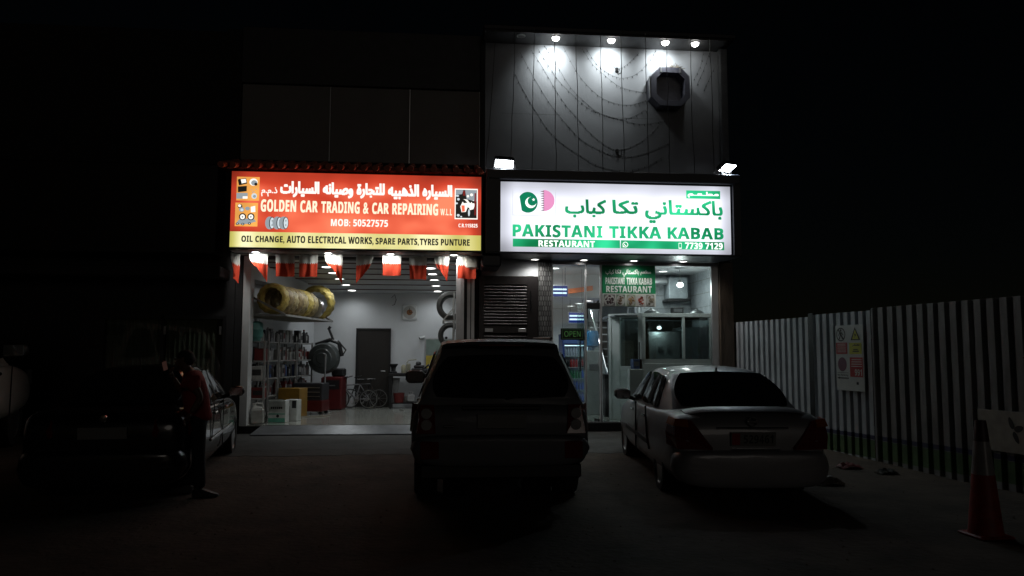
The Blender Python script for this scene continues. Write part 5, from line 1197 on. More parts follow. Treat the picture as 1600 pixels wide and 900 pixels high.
for y in (325, 345, 368, 390, 410): nrect(m, 168, 244, y, y + 7, .0045)
for y in (494, 518, 542, 566): nrect(m, 286 + (y % 5) * 2, 380, y, y + 8, .0045)
m.build('white_print', M_nw, nb, fix=False)
# hoarding banner with a leaf shaped emblem
bb = T('site_banner', 'cream site banner with a dark four lobed emblem fixed low on the fence', 'banner', (fxy(-7.0) - .06, -7.0, .72), FA - R(90))
p = MB(); p.rbox(-1.1, 1.1, 0, .008, -.25, .25, .002); p.build('sheet', pm('banner_cream', (.36, .34, .29), .6), bb)
p = MB()
def leaf(cx_, cz_, a, L=.075, wd=.032):
    pts = []
    for i in range(16):
        t = 6.2832 * i / 16; x, z = L * math.cos(t), wd * math.sin(t) * (1 - .2 * math.cos(t)); pts.append((cx_ + x * math.cos(a) - z * math.sin(a), -.003, cz_ + x * math.sin(a) + z * math.cos(a)))
    p.add(pts, [tuple(range(16))])
EX = -.56
leaf(EX - .05, .11, R(110)); leaf(EX + .055, .05, R(20), .065, .038); leaf(EX + .01, -.06, R(-65)); p.build('emblem', M_nk, bb, fix=False)

# traffic cone in the right foreground
tc = T('traffic_cone', 'red traffic cone with a pale reflective sleeve standing by the fence', 'traffic cone', (4.98, -8.45, 0))
M_cone = pm('cone_red', (.30, .02, .016), .55, var=.45, scale=9)
p = MB(); p.rbox(-.165, .165, -.165, .165, 0, .03, .012); p.lathe([(.15, .029), (.142, .06), (.095, .56)], n=32); p.build('base', M_cone, tc, smooth=True, angle=40)
p = MB(); p.lathe([(.0955, .5605), (.066, .86)], n=32); p.build('reflective_sleeve', pm('cone_sleeve', (.30, .30, .30), .3), tc, smooth=True)
p = MB(); p.lathe([(.066, .8605), (.05, 1.02), (.045, 1.05), (.03, 1.05), (.025, .95)], n=24); p.build('tip', pm('cone_dark', (.05, .02, .02), .5), tc, smooth=True)
# rubbish by the fence
p = MB(); rnd = random.Random(6)
def rag(w, d, h, seed, n=9):
    m = MB(); r = random.Random(seed); vs = []
    for i in range(n):
        for j in range(n):
            u, v = i / (n - 1) * 2 - 1, j / (n - 1) * 2 - 1; e = max(0, 1 - (u * u + v * v) * .6)
            vs.append((u * w * (1 + r.uniform(-.12, .12)), v * d * (1 + r.uniform(-.12, .12)), .008 + h * e * r.uniform(.3, 1)))
    m.add(vs, [(i * n + j, (i + 1) * n + j, (i + 1) * n + j + 1, i * n + j + 1) for i in range(n - 1) for j in range(n - 1)])
    m.add([(x, y, .002) for x, y, z in vs], [(i * n + j, i * n + j + 1, (i + 1) * n + j + 1, (i + 1) * n + j) for i in range(n - 1) for j in range(n - 1)])
    return m
def gp(u, v, z=0.0):
    d = camo.matrix_world.to_3x3() @ Vector(((u - 800) / 1200., (450 - v) / 1200., -1)); c = camo.matrix_world.translation
    q = c + d * ((z - c.z) / d.z); return (q.x, q.y, gz(q.y))
for (uv, args, mat, lab) in (((1297, 758), (.16, .09, .12, 1), M_stone, 'dark crumpled rubbish heap on the dirt behind the silver sedan'), ((1327, 735), (.16, .12, .10, 2), pm('red_rag', (.12, .006, .007), .7), 'dark red plastic bag lying at the foot of the fence'), ((1385, 742), (.14, .1, .08, 3), M_conc, 'broken grey lump of concrete at the foot of the fence')):
    o = rag(*args).build('litter' if args[3] < 3 else 'concrete_lump', mat, smooth=True, angle=25); o.location = gp(*uv); tag(o, lab, 'litter')
p = MB(); p.tube([(-.20, -.05, .03), (-.12, -.06, .025), (-.02, 0, .05), (.07, .05, .06), (.10, .07, .05)], .018, 8, r2=.05); o = p.build('plastic_bottle', pm('white_plastic', (.5, .5, .5), .4), smooth=True); o.location = gp(1290, 756); tag(o, 'crushed white plastic bottle on the dirt behind the silver sedan', 'bottle')

# ---------------------------------------------------------------- vehicles
M_glasscar = pm('tinted_car_glass', (.016, .018, .022), .05, var=.1, spec=.8)
M_tail = pm('tail_lamp_red', (.16, .008, .006), .12, var=.3, scale=30, spec=.7); M_amber = pm('tail_lamp_amber', (.40, .10, .015), .15, spec=.7); M_clear = pm('clear_lamp', (.4, .4, .4), .15)
M_chrome = pm('chrome', (.75, .76, .78), .12, 1.0, var=.05); M_trim = pm('black_trim', (.012, .012, .012), .5); M_plate = pm('plate_white', (.22, .22, .21), .4, var=.08)
def ring(y, zb, hw, zs, zt, zmid=None):
    zm = zmid or (zb + zs) * .5
    half = [(hw * .80, zb), (hw * .95, zb + .06), (hw * .995, zb + .18), (hw, zm), (hw * .985, zs - .10), (hw * .94, zs - .015), (hw * .80, zs + (zt - zs) * .6)]
    return [(x, y, z) for x, z in half] + [(0, y, zt)] + [(-x, y, z) for x, z in reversed(half)] + [(0, y, zb)]
def apply_mods(o):
    dg = bpy.context.evaluated_depsgraph_get(); me = bpy.data.meshes.new_from_object(o.evaluated_get(dg))
    o.modifiers.clear(); o.data = me
def wheel(t, x, y, r, w, spokes, rimmat):
    s = 1 if x > 0 else -1
    m = MB(); h = w / 2
    m.lathe([(r * .66, -h * .8), (r * .70, -h), (r * .93, -h), (r * .99, -h * .7), (r, -h * .3), (r, h * .3), (r * .99, h * .7), (r * .93, h), (r * .70, h), (r * .66, h * .8)], (x, y, r), 'X', 40, closed=True)
    wh = m.build('wheel', M_tyre, t, smooth=True, angle=45)
    m = MB(); m.lathe([(r * .67, s * h * .85), (r * .64, s * h * .95), (r * .62, s * h * .5), (r * .60, -s * h * .6)], (x, y, r), 'X', 36)
    for k in range(spokes):
        M4 = Matrix.Translation((x + s * h * .62, y, r)) @ Matrix.Rotation(6.2832 * k / spokes, 4, 'X')
        m.box(-.014, .014, -.025, .025, r * .12, r * .64, M=M4)
    m.lathe([(r * .17, s * h * .5), (r * .17, s * h * .8), (.0001, s * h * .84)], (x, y, r), 'X', 16)
    m.lathe([(r * .60, -s * h * .3), (.0001, -s * h * .3)], (x, y, r), 'X', 24)
    m.build('rim', rimmat, wh, smooth=True, angle=35)
def panel(t, name, mat, corners, off=.006, sub=5, parent=None, bow=0.):
    """a curved pane between four corners (bottom left, bottom right, top right, top left), pushed out by off"""
    a, b, c, d = [Vector(q) for q in corners]; nrm = (b - a).cross(d - a).normalized(); m = MB(); vs = []
    for j in range(sub + 1):
        for i in range(sub + 1):
            a_, b_ = i / sub * 2 - 1, j / sub * 2 - 1; u, v = (a_ * math.sqrt(1 - .24 * b_ * b_) + 1) / 2, (b_ * math.sqrt(1 - .16 * a_ * a_) + 1) / 2; q = (a * (1 - u) + b * u) * (1 - v) + (d * (1 - u) + c * u) * v
            vs.append(q + nrm * (off + bow * (4 * u * (1 - u)) * (.3 + .7 * 4 * v * (1 - v) * .5)))
    n = sub + 1; k = len(vs)
    m.add(vs + [q - nrm * .012 for q in vs], [(j * n + i, j * n + i + 1, (j + 1) * n + i + 1, (j + 1) * n + i) for j in range(sub) for i in range(sub)] + [(k + j * n + i, k + (j + 1) * n + i, k + (j + 1) * n + i + 1, k + j * n + i + 1) for j in range(sub) for i in range(sub)] +
          [(i, k + i, k + i + 1, i + 1) for i in range(sub)] + [(sub * n + i + 1, k + sub * n + i + 1, k + sub * n + i, sub * n + i) for i in range(sub)] + [((i + 1) * n, k + (i + 1) * n, k + i * n, i * n) for i in range(sub)] + [(i * n + sub, k + i * n + sub, k + (i + 1) * n + sub, (i + 1) * n + sub) for i in range(sub)])
    return m.build(name, mat, parent or t, smooth=True, angle=50)
def car(name, lab, loc, rz, pitch, paint, st, cab, wheels, ww, spokes, rimmat, archr, side, rear, front, boxy=False):
    """st: body stations; cab: cabin stations (y, base z, base half width, top z, top half width)"""
    t = T(name, lab, 'car', loc, 0, 'parked cars', (R(pitch), 0, rz))
    m = MB(); m.loft([ring(*s) for s in st]); body = m.build('body', paint, t, smooth=True, angle=38)
    sb = body.modifiers.new('s', 'SUBSURF'); sb.levels = sb.render_levels = 2
    cut = MB()
    for x, y, r in wheels: cut.lathe([(archr, (.3 if x > 0 else -1.4)), (archr, (1.4 if x > 0 else -.3))], (0, y, r), 'X', 36)
    co = cut.build('arch_cut', paint); bo = body.modifiers.new('b', 'BOOLEAN'); bo.operation = 'DIFFERENCE'; bo.object = co; bo.solver = 'EXACT'
    bpy.context.view_layer.update(); apply_mods(body); bpy.data.objects.remove(co)
    for p in body.data.polygons: p.use_smooth = True
    body.data.set_sharp_from_angle(angle=R(38))
    for x, y, r in wheels: m = MB(); m.lathe([(archr * .99, (.34 if x > 0 else -.62)), (archr * .99, (.62 if x > 0 else -.34))], (0, y, r + .01), 'X', 24); m.build('wheel_well', M_trim, t)
    rings = []
    for y, zb, wb, zt, wt in cab:
        zh = zt - zb
        half = [(wb, zb - .05), (wb * .995, zb), (wb + (wt - wb) * .45, zb + zh * .5), (wt * 1.03, zb + zh * .84), (wt * .93, zb + zh * .945), (wt * .62, zb + zh * .99)]
        if boxy: half[3:] = [(wt * 1.02, zb + zh * .88), (wt * .985, zb + zh * .965), (wt * .86, zb + zh * .995)]
        rings.append([(x, y, z) for x, z in half] + [(0, y, zt + .012 * min(1, zh * 3))] + [(-x, y, z) for x, z in reversed(half)])
    m = MB(); m.loft(rings); m.build('cabin', paint, t, smooth=True, angle=32)
    for x, y, r in wheels: wheel(t, x, y, r, ww, spokes, rimmat)
    for nm, mat, cor, off, bow in side + rear + front: panel(t, nm, mat, cor, off, 8, None, bow)
    return t
def both(lst):
    out = []
    for nm, mat, c, off, bow in lst:
        out.append((nm, mat, c, off, bow)); out.append((nm, mat, [(-x, y, z) for x, y, z in (c[1], c[0], c[3], c[2])], off, bow))
    return out
def plate(t, c, w, h, s, tilt=0, extra=None):
    m = MB(); M4 = Matrix.Translation(c) @ Matrix.Rotation(R(tilt), 4, 'X'); m.rbox(-w / 2, w / 2, -.006, .006, -h / 2, h / 2, .003, M=M4); o = m.build('number_plate', M_plate, t)
    if s:
        m = MB(); write(m, s, -w * .22, w * .44, -h * .30, h * .30, -.009, bold=.0, to=lambda x, z: tuple(M4 @ Vector((x, -.009, z)))); m.build('plate_digits', M_nk, o, fix=False)
        m = MB(); m.box(-w * .48, -w * .30, -.009, -.0065, -h * .42, h * .42, M=M4); m.build('plate_field', M_nr, o)
def bx_(t, name, mat, x0, x1, y0, y1, z0, z1, r=.015):
    m = MB(); m.rbox(x0, x1, y0, y1, z0, z1, r); return m.build(name, mat, t)
def mirror(t, x, y, z, mat, s=1.):
    sg = 1 if x > 0 else -1
    m = MB(); m.rbox(x - .13 * s, x + .13 * s, y - .09 * s, y + .09 * s, z - .085 * s, z + .085 * s, .045 * s); m.tube([(x - sg * .1, y, z - .05), (x - sg * .24, y + .03, z - .10)], .03); o = m.build('wing_mirror', mat, t, smooth=True, angle=60)
    m = MB(); m.rbox(x - .11 * s, x + .11 * s, y - .097 * s, y - .0905 * s, z - .065 * s, z + .065 * s, .003); m.build('mirror_glass', M_chrome, o)

def soften(o):
    md = o.modifiers.new('s', 'SUBSURF'); md.levels = md.render_levels = 2
    bpy.context.view_layer.update(); apply_mods(o)
    for p in o.data.polygons: p.use_smooth = True
    o.data.set_sharp_from_angle(angle=R(50)); return o
# --- silver sedan on the right
P_silver = pm('silver_paint', (.27, .275, .29), .42, .2, var=.05, coat=.35)
sd_st = [(-2.27, .44, .66, .78, .80), (-2.25, .34, .78, .90, .93), (-2.18, .27, .85, .99, 1.03), (-1.95, .24, .878, 1.03, 1.075), (-1.55, .22, .885, 1.03, 1.06), (-1.0, .20, .888, .99, 1.0), (0, .20, .89, .95, .97), (.9, .20, .888, .93, .96), (1.3, .20, .885, .90, .95), (1.8, .22, .86, .82, .88), (2.12, .26, .79, .72, .78), (2.25, .36, .66, .60, .62)]
sd_cab = [(-1.66, .98, .79, 1.0, .74), (-1.34, .98, .80, 1.21, .68), (-.92, .98, .81, 1.43, .615), (-.5, .97, .81, 1.475, .60), (0, .96, .81, 1.485, .60), (.35, .95, .81, 1.45, .60), (.75, .95, .80, 1.20, .66), (1.15, .93, .78, .95, .72)]
sd_wh = [(sx * .77, y, .31) for sx in (-1, 1) for y in (-1.33, 1.32)]
def sgl(y0, y1, y2, y3, zt0, zt1, wb=.808, wt=.625, zb=.985):
    # a right side window: bottom rear, bottom front, top front, top rear
    return [(wb + .002, y0, zb), (wb + .002, y1, zb), (wt + .012, y2, zt1), (wt + .012, y3, zt0)]
sd_side = both([('side_window', M_glasscar, sgl(-1.02, -.62, -.62, -.86, 1.37, 1.40, .806, .640), .012, .012), ('side_window', M_glasscar, sgl(-.55, .10, .06, -.55, 1.40, 1.41, .808, .628), .006, .015), ('side_window', M_glasscar, sgl(.16, .92, .45, .12, 1.41, 1.36, .808, .628), .008, .02)])
sd_rear = [('rear_window', M_glasscar, [(-.735, -1.625, 1.05), (.735, -1.625, 1.05), (.585, -.965, 1.435), (-.585, -.965, 1.435)], .018, .02)]
sd_front = [('windscreen', M_glasscar, [(.68, 1.08, 1.0), (-.68, 1.08, 1.0), (-.54, .40, 1.44), (.54, .40, 1.44)], .012, .02)]
sx_, sy_, srz = 3.665, -4.52, -R(4.6)
sd = car('silver_sedan', 'silver four door sedan with a boot spoiler parked nose in before the restaurant', (sx_, sy_, gz(-5.85) + .005), srz, 1.7, P_silver, sd_st, sd_cab, sd_wh, .20, 7, M_steel, .365, sd_side, sd_rear, sd_front)
for sg in (-1, 1):
    m = MB(); m.loft([[(sg * x, y, z) for x, y, z in rr] for rr in ([(.865, -1.93, .985), (.905, -1.93, .82), (.905, -1.98, .68), (.80, -2.0, .70)], [(.84, -2.17, .985), (.865, -2.22, .80), (.84, -2.25, .66), (.78, -2.1, .7)], [(.68, -2.25, .975), (.62, -2.295, .79), (.46, -2.31, .655), (.44, -2.25, .68)])]); tl_ = m.build('tail_lamp', M_tail, sd)
    m = MB(); m.loft([[(sg * x, y, z) for x, y, z in rr] for rr in ([(.872, -1.94, .99), (.90, -1.94, .91), (.87, -1.95, .90)], [(.848, -2.178, .99), (.872, -2.215, .91), (.83, -2.2, .90)], [(.72, -2.235, .982), (.72, -2.285, .90), (.70, -2.24, .89)])]); m.build('indicator_lens', M_amber, tl_)
m = MB(); m.loft([[(x, -2.0 + .16 * abs(x / .70) ** 3 + dy, z - .012 - .055 * abs(x / .70) ** 4) for dy, z in ((.10, 1.06), (.03, 1.118), (-.16, 1.105), (-.20, 1.08), (-.05, 1.05))] for x in (-.70, -.64, -.55, -.4, -.2, 0, .2, .4, .55, .64, .70)]); sp = m.build('boot_spoiler', P_silver, sd, smooth=True, angle=35)
bx_(sd, 'boot_trim', M_chrome, -.40, .40, -2.29, -2.245, .885, .905, .006)
bx_(sd, 'bumper_trim', M_chrome, -.24, .30, -2.30, -2.262, .655, .668, .004)
m = MB(); m.loft([ring(y, .24, hw, zs, zs + .01) for y, hw, zs in ((-2.36, .66, .60), (-2.33, .84, .64), (-2.15, .90, .65), (-1.95, .90, .64))]); soften(m.build('rear_bumper', P_silver, sd, smooth=True, angle=40))
plate(sd, (.0, -2.292, .775), .50, .155, '529461', 6)
m = MB(); m.lathe([(.045, -2.285), (.055, -2.285), (.055, -2.24), (.045, -2.24)], (0, 0, .965), 'Y', 20, closed=True); m.box(-.06, .06, -2.287, -2.25, .955, .975); m.build('boot_emblem', M_chrome, sd)
for sg in (-1, 1):
    mirror(sd, sg * .98, .78, 1.03, M_trim, .9)
    for y in (-.50, .38): bx_(sd, 'door_handle', M_chrome, min(sg * .885, sg * .915), max(sg * .885, sg * .915), y - .09, y + .09, .83, .865, .008)
    bx_(sd, 'side_moulding', M_trim, min(sg * .885, sg * .905), max(sg * .885, sg * .905), -.75, .95, .50, .57, .008)
    m = MB()
    for pts in ([(sg * .893, -.62, .98), (sg * .897, -.66, .85), (sg * .896, -.72, .60), (sg * .892, -.84, .45)], [(sg * .893, .12, .97), (sg * .897, .10, .80), (sg * .897, .11, .40), (sg * .888, .13, .27)]): m.tube(pts, .012, 6)
    m.build('door_seam', M_trim, sd)
m = MB(); m.tube([(0, -.80, 1.435), (0, -.84, 1.50)], .014, 8); m.rbox(-.025, .025, -.87, -.75, 1.43, 1.46, .01); m.build('roof_antenna', P_silver, sd)
bx_(sd, 'exhaust_pipe', M_steel, .42, .50, -2.34, -2.1, .25, .31, .02)
m = MB(); m.tube([(.0, -1.57, 1.07), (.30, -1.30, 1.235)], .008, 6); m.build('brake_strip', M_trim, sd)

# --- large dark grey estate car seen square from behind
P_suv = pm('dark_grey_paint', (.13, .135, .145), .5, .1, var=.06, coat=.05, spec=.3)
sv_st = [(-2.40, .56, .86, .92, .95), (-2.37, .48, .93, 1.08, 1.12), (-2.28, .44, .968, 1.14, 1.17), (-1.9, .42, .98, 1.16, 1.18), (-1.0, .38, .982, 1.14, 1.16), (.2, .38, .982, 1.12, 1.14), (1.0, .38, .98, 1.10, 1.13), (1.3, .38, .978, 1.08, 1.12), (1.9, .40, .95, 1.02, 1.07), (2.28, .46, .90, .94, .98), (2.42, .55, .80, .80, .82)]
sv_cab = [(-2.30, 1.14, .90, 1.20, .84), (-2.16, 1.14, .90, 1.68, .67), (-2.05, 1.14, .90, 1.80, .655), (-1.5, 1.13, .905, 1.825, .66), (-.3, 1.12, .905, 1.83, .675), (.25, 1.12, .905, 1.80, .68), (.70, 1.11, .90, 1.50, .77), (1.15, 1.10, .88, 1.13, .82)]
sv_wh = [(sx * .82, y, .385) for sx in (-1, 1) for y in (-1.36, 1.40)]
def vgl(y0, y1, y2, y3, zt, zb=1.17): return [(.907, y0, zb), (.907, y1, zb), (.728, y2, zt), (.728, y3, zt)]
sv_side = both([('side_window', M_glasscar, vgl(-2.02, -1.15, -1.15, -1.88, 1.70), .004, .012), ('side_window', M_glasscar, vgl(-1.08, -.18, -.18, -1.08, 1.71), .004, .015), ('side_window', M_glasscar, vgl(-.10, .86, .34, -.10, 1.70), .010, .02)])
sv_rear = [('rear_window', M_glasscar, [(-.80, -2.315, 1.20), (.80, -2.315, 1.20), (.655, -2.175, 1.665), (-.655, -2.175, 1.665)], .012, .03)]
sv_front = [('windscreen', M_glasscar, [(.80, 1.08, 1.17), (-.80, 1.08, 1.17), (-.66, .32, 1.77), (.66, .32, 1.77)], .01, .02)]
sv = car('grey_estate_car', 'large dark grey four wheel drive car parked between workshop and restaurant, seen from behind', (.685, -4.52, gz(-5.9) + .004), -R(.6), .9, P_suv, sv_st, sv_cab, sv_wh, .26, 5, M_steel, .45, sv_side, sv_rear, sv_front, True)
m = MB(); m.loft([[(x, y + .05 * abs(x / .6) ** 3, z - .022 * abs(x / .6) ** 3) for y, z in ((-2.02, 1.80), (-2.02, 1.845), (-2.27, 1.815), (-2.29, 1.785), (-2.16, 1.755))] for x in (-.6, -.52, -.38, -.2, 0, .2, .38, .52, .6)]); m.build('roof_spoiler', P_suv, sv, smooth=True, angle=35)
bx_(sv, 'brake_light', M_tail, -.25, .25, -2.322, -2.30, 1.765, 1.785, .004)
for sg in (-1, 1):
    m = MB(); m.loft([[(sg * x, y, z) for x, y, z in rr] for rr in ([(.965, -2.10, 1.14), (.985, -2.14, .84), (.90, -2.12, .84), (.88, -2.10, 1.14)], [(.86, -2.36, 1.14), (.90, -2.42, .84), (.70, -2.425, .84), (.72, -2.385, 1.14)])]); tl_ = m.build('tail_lamp', M_tail, sv)
    for z in (1.05, .93): m = MB(); m.lathe([(.055, -2.425), (.06, -2.40)], (sg * .80, 0, z), 'Y', 18); m.build('lamp_ring', M_clear, tl_)
    bx_(sv, 'bumper_reflector', M_tail, min(sg * .66, sg * .86), max(sg * .66, sg * .86), -2.50, -2.44, .58, .77, .012)
    mirror(sv, sg * 1.05, .72, 1.30, M_trim, 1.1)
    for y in (-.75, .28): bx_(sv, 'door_handle', P_suv, min(sg * .975, sg * 1.005), max(sg * .975, sg * 1.005), y - .1, y + .1, .98, 1.02, .008)
    m = MB(); m.tube([(sg * .60, -1.9, 1.855), (sg * .61, .0, 1.86)], .016, 8); m.build('roof_rail', M_trim, sv)
m = MB(); m.loft([ring(y, .50, hw, zs, zs + .01) for y, hw, zs in ((-2.50, .82, .79), (-2.48, .945, .82), (-2.25, .985, .82), (-1.95, .985, .80))]); soften(m.build('rear_bumper', P_suv, sv, smooth=True, angle=40))
bx_(sv, 'tailgate_grip', M_trim, -.42, .42, -2.432, -2.38, 1.09, 1.13, .01)
plate(sv, (.0, -2.436, .97), .52, .15, '', 3)
bx_(sv, 'lower_skirt', M_trim, -.86, .86, -2.40, -2.2, .36, .52, .02)
m = MB(); m.tube([(.05, -2.335, 1.20), (.33, -2.30, 1.24)], .010, 6); m.build('rear_wiper', M_trim, sv)
bx_(sv, 'tailgate_badge', M_chrome, -.62, -.50, -2.436, -2.42, .905, .93, .004)

# --- black sedan on the left
P_black = pm('black_paint', (.012, .012, .014), .2, .2, var=.05, coat=.7)
bs_st = [(-2.24, .42, .66, .80, .82), (-2.22, .33, .78, .95, .97), (-2.14, .26, .85, 1.03, 1.06), (-1.85, .23, .872, 1.06, 1.09), (-1.45, .21, .876, 1.04, 1.06), (-1.0, .20, .878, 1.0, 1.01), (0, .20, .88, .96, .98), (.9, .20, .878, .94, .97), (1.3, .20, .875, .92, .97), (1.8, .22, .85, .84, .90), (2.1, .26, .80, .74, .80), (2.23, .36, .68, .62, .64)]
bs_cab = [(-1.45, 1.0, .74, 1.03, .66), (-1.15, .99, .76, 1.25, .60), (-.78, .98, .775, 1.43, .56), (-.4, .97, .79, 1.47, .57), (.0, .96, .795, 1.48, .575), (.40, .95, .795, 1.44, .57), (.80, .95, .795, 1.20, .64), (1.15, .94, .775, .97, .72)]
bs_wh = [(sx * .765, y, .315) for sx in (-1, 1) for y in (-1.36, 1.36)]
bs_side = both([('side_window', M_glasscar, sgl(-.98, -.62, -.62, -.80, 1.38, 1.40, .785, .60), .012, .012), ('side_window', M_glasscar, sgl(-.55, .12, .08, -.55, 1.40, 1.41, .808, .628), .006, .015), ('side_window', M_glasscar, sgl(.18, .95, .48, .14, 1.41, 1.36, .80, .605), .008, .02)])
bs_rear = [('rear_window', M_glasscar, [(-.67, -1.43, 1.07), (.67, -1.43, 1.07), (.54, -.83, 1.435), (-.54, -.83, 1.435)], .018, .02)]
bsz = R(6.5)
bs = car('black_sedan', 'black sedan parked nose in at the left, behind the person in red', (-3.93, -4.05, gz(-5.4) + .005), bsz, 1.7, P_black, bs_st, bs_cab, bs_wh, .21, 10, M_steel, .375, bs_side, bs_rear, sd_front)
for sg in (-1, 1):
    m = MB(); m.loft([[(sg * x, y, z) for x, y, z in rr] for rr in ([(.84, -2.02, .98), (.875, -2.0, .82), (.86, -2.03, .77), (.80, -2.1, .80)], [(.52, -2.21, .97), (.54, -2.255, .84), (.52, -2.255, .78), (.50, -2.24, .80)])]); m.build('tail_lamp', M_tail, bs)
    mirror(bs, sg * .97, .80, 1.05, P_black, .85)
    for y in (-.50, .40): bx_(bs, 'door_handle', M_chrome, min(sg * .875, sg * .905), max(sg * .875, sg * .905), y - .09, y + .09, .85, .88, .008)
    bx_(bs, 'side_moulding', M_steel, min(sg * .878, sg * .895), max(sg * .878, sg * .895), -.8, 1.0, .52, .56, .006)
    m = MB()
    for pts in ([(sg * .882, -.60, .99), (sg * .888, -.64, .85), (sg * .886, -.74, .55)], [(sg * .882, .14, .98), (sg * .888, .12, .80), (sg * .886, .13, .30)]): m.tube(pts, .008, 6)
    m.build('door_seam', M_trim, bs)
m = MB(); m.loft([ring(y, .24, hw, zs, zs + .01) for y, hw, zs in ((-2.34, .66, .60), (-2.31, .83, .64), (-2.1, .89, .65), (-1.92, .89, .64))]); soften(m.build('rear_bumper', P_black, bs, smooth=True, angle=40))
plate(bs, (0, -2.262, .83), .50, .13, '', 6)
m = MB(); m.lathe([(.0001, -2.255), (.035, -2.252), (.04, -2.23)], (0, 0, .99), 'Y', 20); m.build('boot_emblem', M_chrome, bs)
m = MB(); m.tube([(.0, -.76, 1.45), (.02, -.92, 1.62)], .006, 6); m.build('roof_antenna', M_trim, bs)

# --- white four wheel drive at the left edge
P_white = pm('white_paint', (.62, .62, .58), .3, 0, var=.04, coat=.5)
wh_wh = [(sx * .80, y, .37) for sx in (-1, 1) for y in (-1.36, 1.40)]
def on(y): return y
wv = car('white_estate_car', 'white four wheel drive car cut off by the left edge of the photo', (-7.74, -3.58, gz(-4)), R(14), .8, P_white, sv_st, sv_cab, wh_wh, .25, 6, M_steel, .44, sv_side, sv_rear, sv_front, True)
wv.scale = (1.27, 1.27, 1.27)
for sg in (-1, 1):
    mirror(wv, sg * 1.05, .72, 1.28, M_trim, 1.0)
    for y in (-.75, .28): bx_(wv, 'door_handle', M_chrome, min(sg * .975, sg * 1.005), max(sg * .975, sg * 1.005), y - .1, y + .1, .98, 1.02, .008)
    m = MB()
    for pts in ([(sg * .986, -1.1, 1.12), (sg * .988, -1.12, .5)], [(sg * .986, -.14, 1.12), (sg * .988, -.14, .45)], [(sg * .986, .88, 1.1), (sg * .987, .86, .45)]): m.tube(pts, .007, 6)
    m.build('door_seam', M_trim, wv)
    m = MB(); m.loft([[(sg * x, y, z) for x, y, z in rr] for rr in ([(.955, 1.98, 1.0), (.96, 2.0, .80), (.9, 2.0, .8), (.9, 1.98, 1.0)], [(.78, 2.36, .92), (.80, 2.40, .76), (.7, 2.40, .76), (.7, 2.36, .92)])]); m.build('head_lamp', M_clear, wv)

# ---------------------------------------------------------------- person beside the black sedan
def skin(name, mat, parent, verts, edges, radii, root=0, sub=2):
    me = bpy.data.meshes.new(name); me.from_pydata(verts, edges, []); o = bpy.data.objects.new(name, me); COL.objects.link(o)
    md = o.modifiers.new('skin', 'SKIN'); md.use_smooth_shade = True
    if not me.skin_vertices: me.attributes.new('skin', 'FLOAT', 'POINT')
    for i, r in enumerate(radii): me.skin_vertices[0].data[i].radius = (r, r) if not isinstance(r, tuple) else r
    for i in range(len(verts)): me.skin_vertices[0].data[i].use_root = (i == root)
    s = o.modifiers.new('sub', 'SUBSURF'); s.levels = s.render_levels = sub
    bpy.context.view_layer.update(); apply_mods(o)
    o.data.materials.clear(); o.data.materials.append(mat)
    for p in o.data.polygons: p.use_smooth = True
    if parent: o.parent = parent
    return o
M_skin = pm('brown_skin', (.13, .065, .04), .55, var=.1); M_hair = pm('black_hair', (.008, .007, .007), .7, bump=.6, bscale=80)
M_shirt = pm('red_tshirt', (.30, .022, .022), .85, var=.2); M_trous = pm('dark_trousers', (.018, .019, .024), .85, var=.2); M_shoe = pm('dark_shoe', (.015, .014, .014), .6)
PX, PY = -2.83, -5.80
pr = T('person', 'person in red T-shirt and dark trousers beside the black sedan, holding a phone', 'person', (PX, PY, 0), R(0))
# local axes: x to the right of the picture, y into it. The person looks left (-x), body turned slightly away.
V = {'pel': (.02, 0, .90), 'sp1': (.0, 0, 1.05), 'sp2': (-.04, 0, 1.22), 'chest': (-.07, 0, 1.34), 'neck': (-.12, 0, 1.44), 'nk2': (-.155, 0, 1.49), 'hd1': (-.18, 0, 1.55), 'hd2': (-.185, 0, 1.615),
     'shR': (-.05, -.17, 1.36), 'elR': (.10, -.22, 1.14), 'wrR': (.02, -.30, .97), 'shL': (-.07, .16, 1.36), 'elL': (-.22, .20, 1.15), 'wrL': (-.31, .06, 1.36),
     'hipR': (.04, -.09, .86), 'knR': (.06, -.10, .48), 'anR': (.09, -.10, .10), 'hlR': (.10, -.10, .05), 'hipL': (.0, .09, .86), 'knL': (-.06, .12, .48), 'anL': (-.14, .14, .10)}
names = list(V); E_ = [('pel', 'sp1'), ('sp1', 'sp2'), ('sp2', 'chest'), ('chest', 'neck'), ('neck', 'nk2'), ('nk2', 'hd1'), ('hd1', 'hd2'), ('chest', 'shR'), ('shR', 'elR'), ('elR', 'wrR'), ('chest', 'shL'), ('shL', 'elL'), ('elL', 'wrL'), ('pel', 'hipR'), ('hipR', 'knR'), ('knR', 'anR'), ('pel', 'hipL'), ('hipL', 'knL'), ('knL', 'anL')]
V.pop('hlR'); names = list(V)
RAD = {'pel': .10, 'sp1': .09, 'sp2': .11, 'chest': .13, 'neck': .062, 'nk2': .055, 'hd1': .088, 'hd2': .085, 'shR': .062, 'elR': .042, 'wrR': .030, 'shL': .062, 'elL': .042, 'wrL': .030, 'hipR': .075, 'knR': .058, 'anR': .04, 'hipL': .075, 'knL': .058, 'anL': .04}
body = skin('body', M_skin, pr, [V[n_] for n_ in names], [(names.index(a), names.index(b)) for a, b in E_], [RAD[n_] for n_ in names], names.index('pel'))
def sub_skin(name, mat, keys, edges, rad, root, extra={}):
    vv = dict(V); vv.update(extra); return skin(name, mat, pr, [vv[q] for q in keys], [(keys.index(a), keys.index(b)) for a, b in edges], rad, keys.index(root))
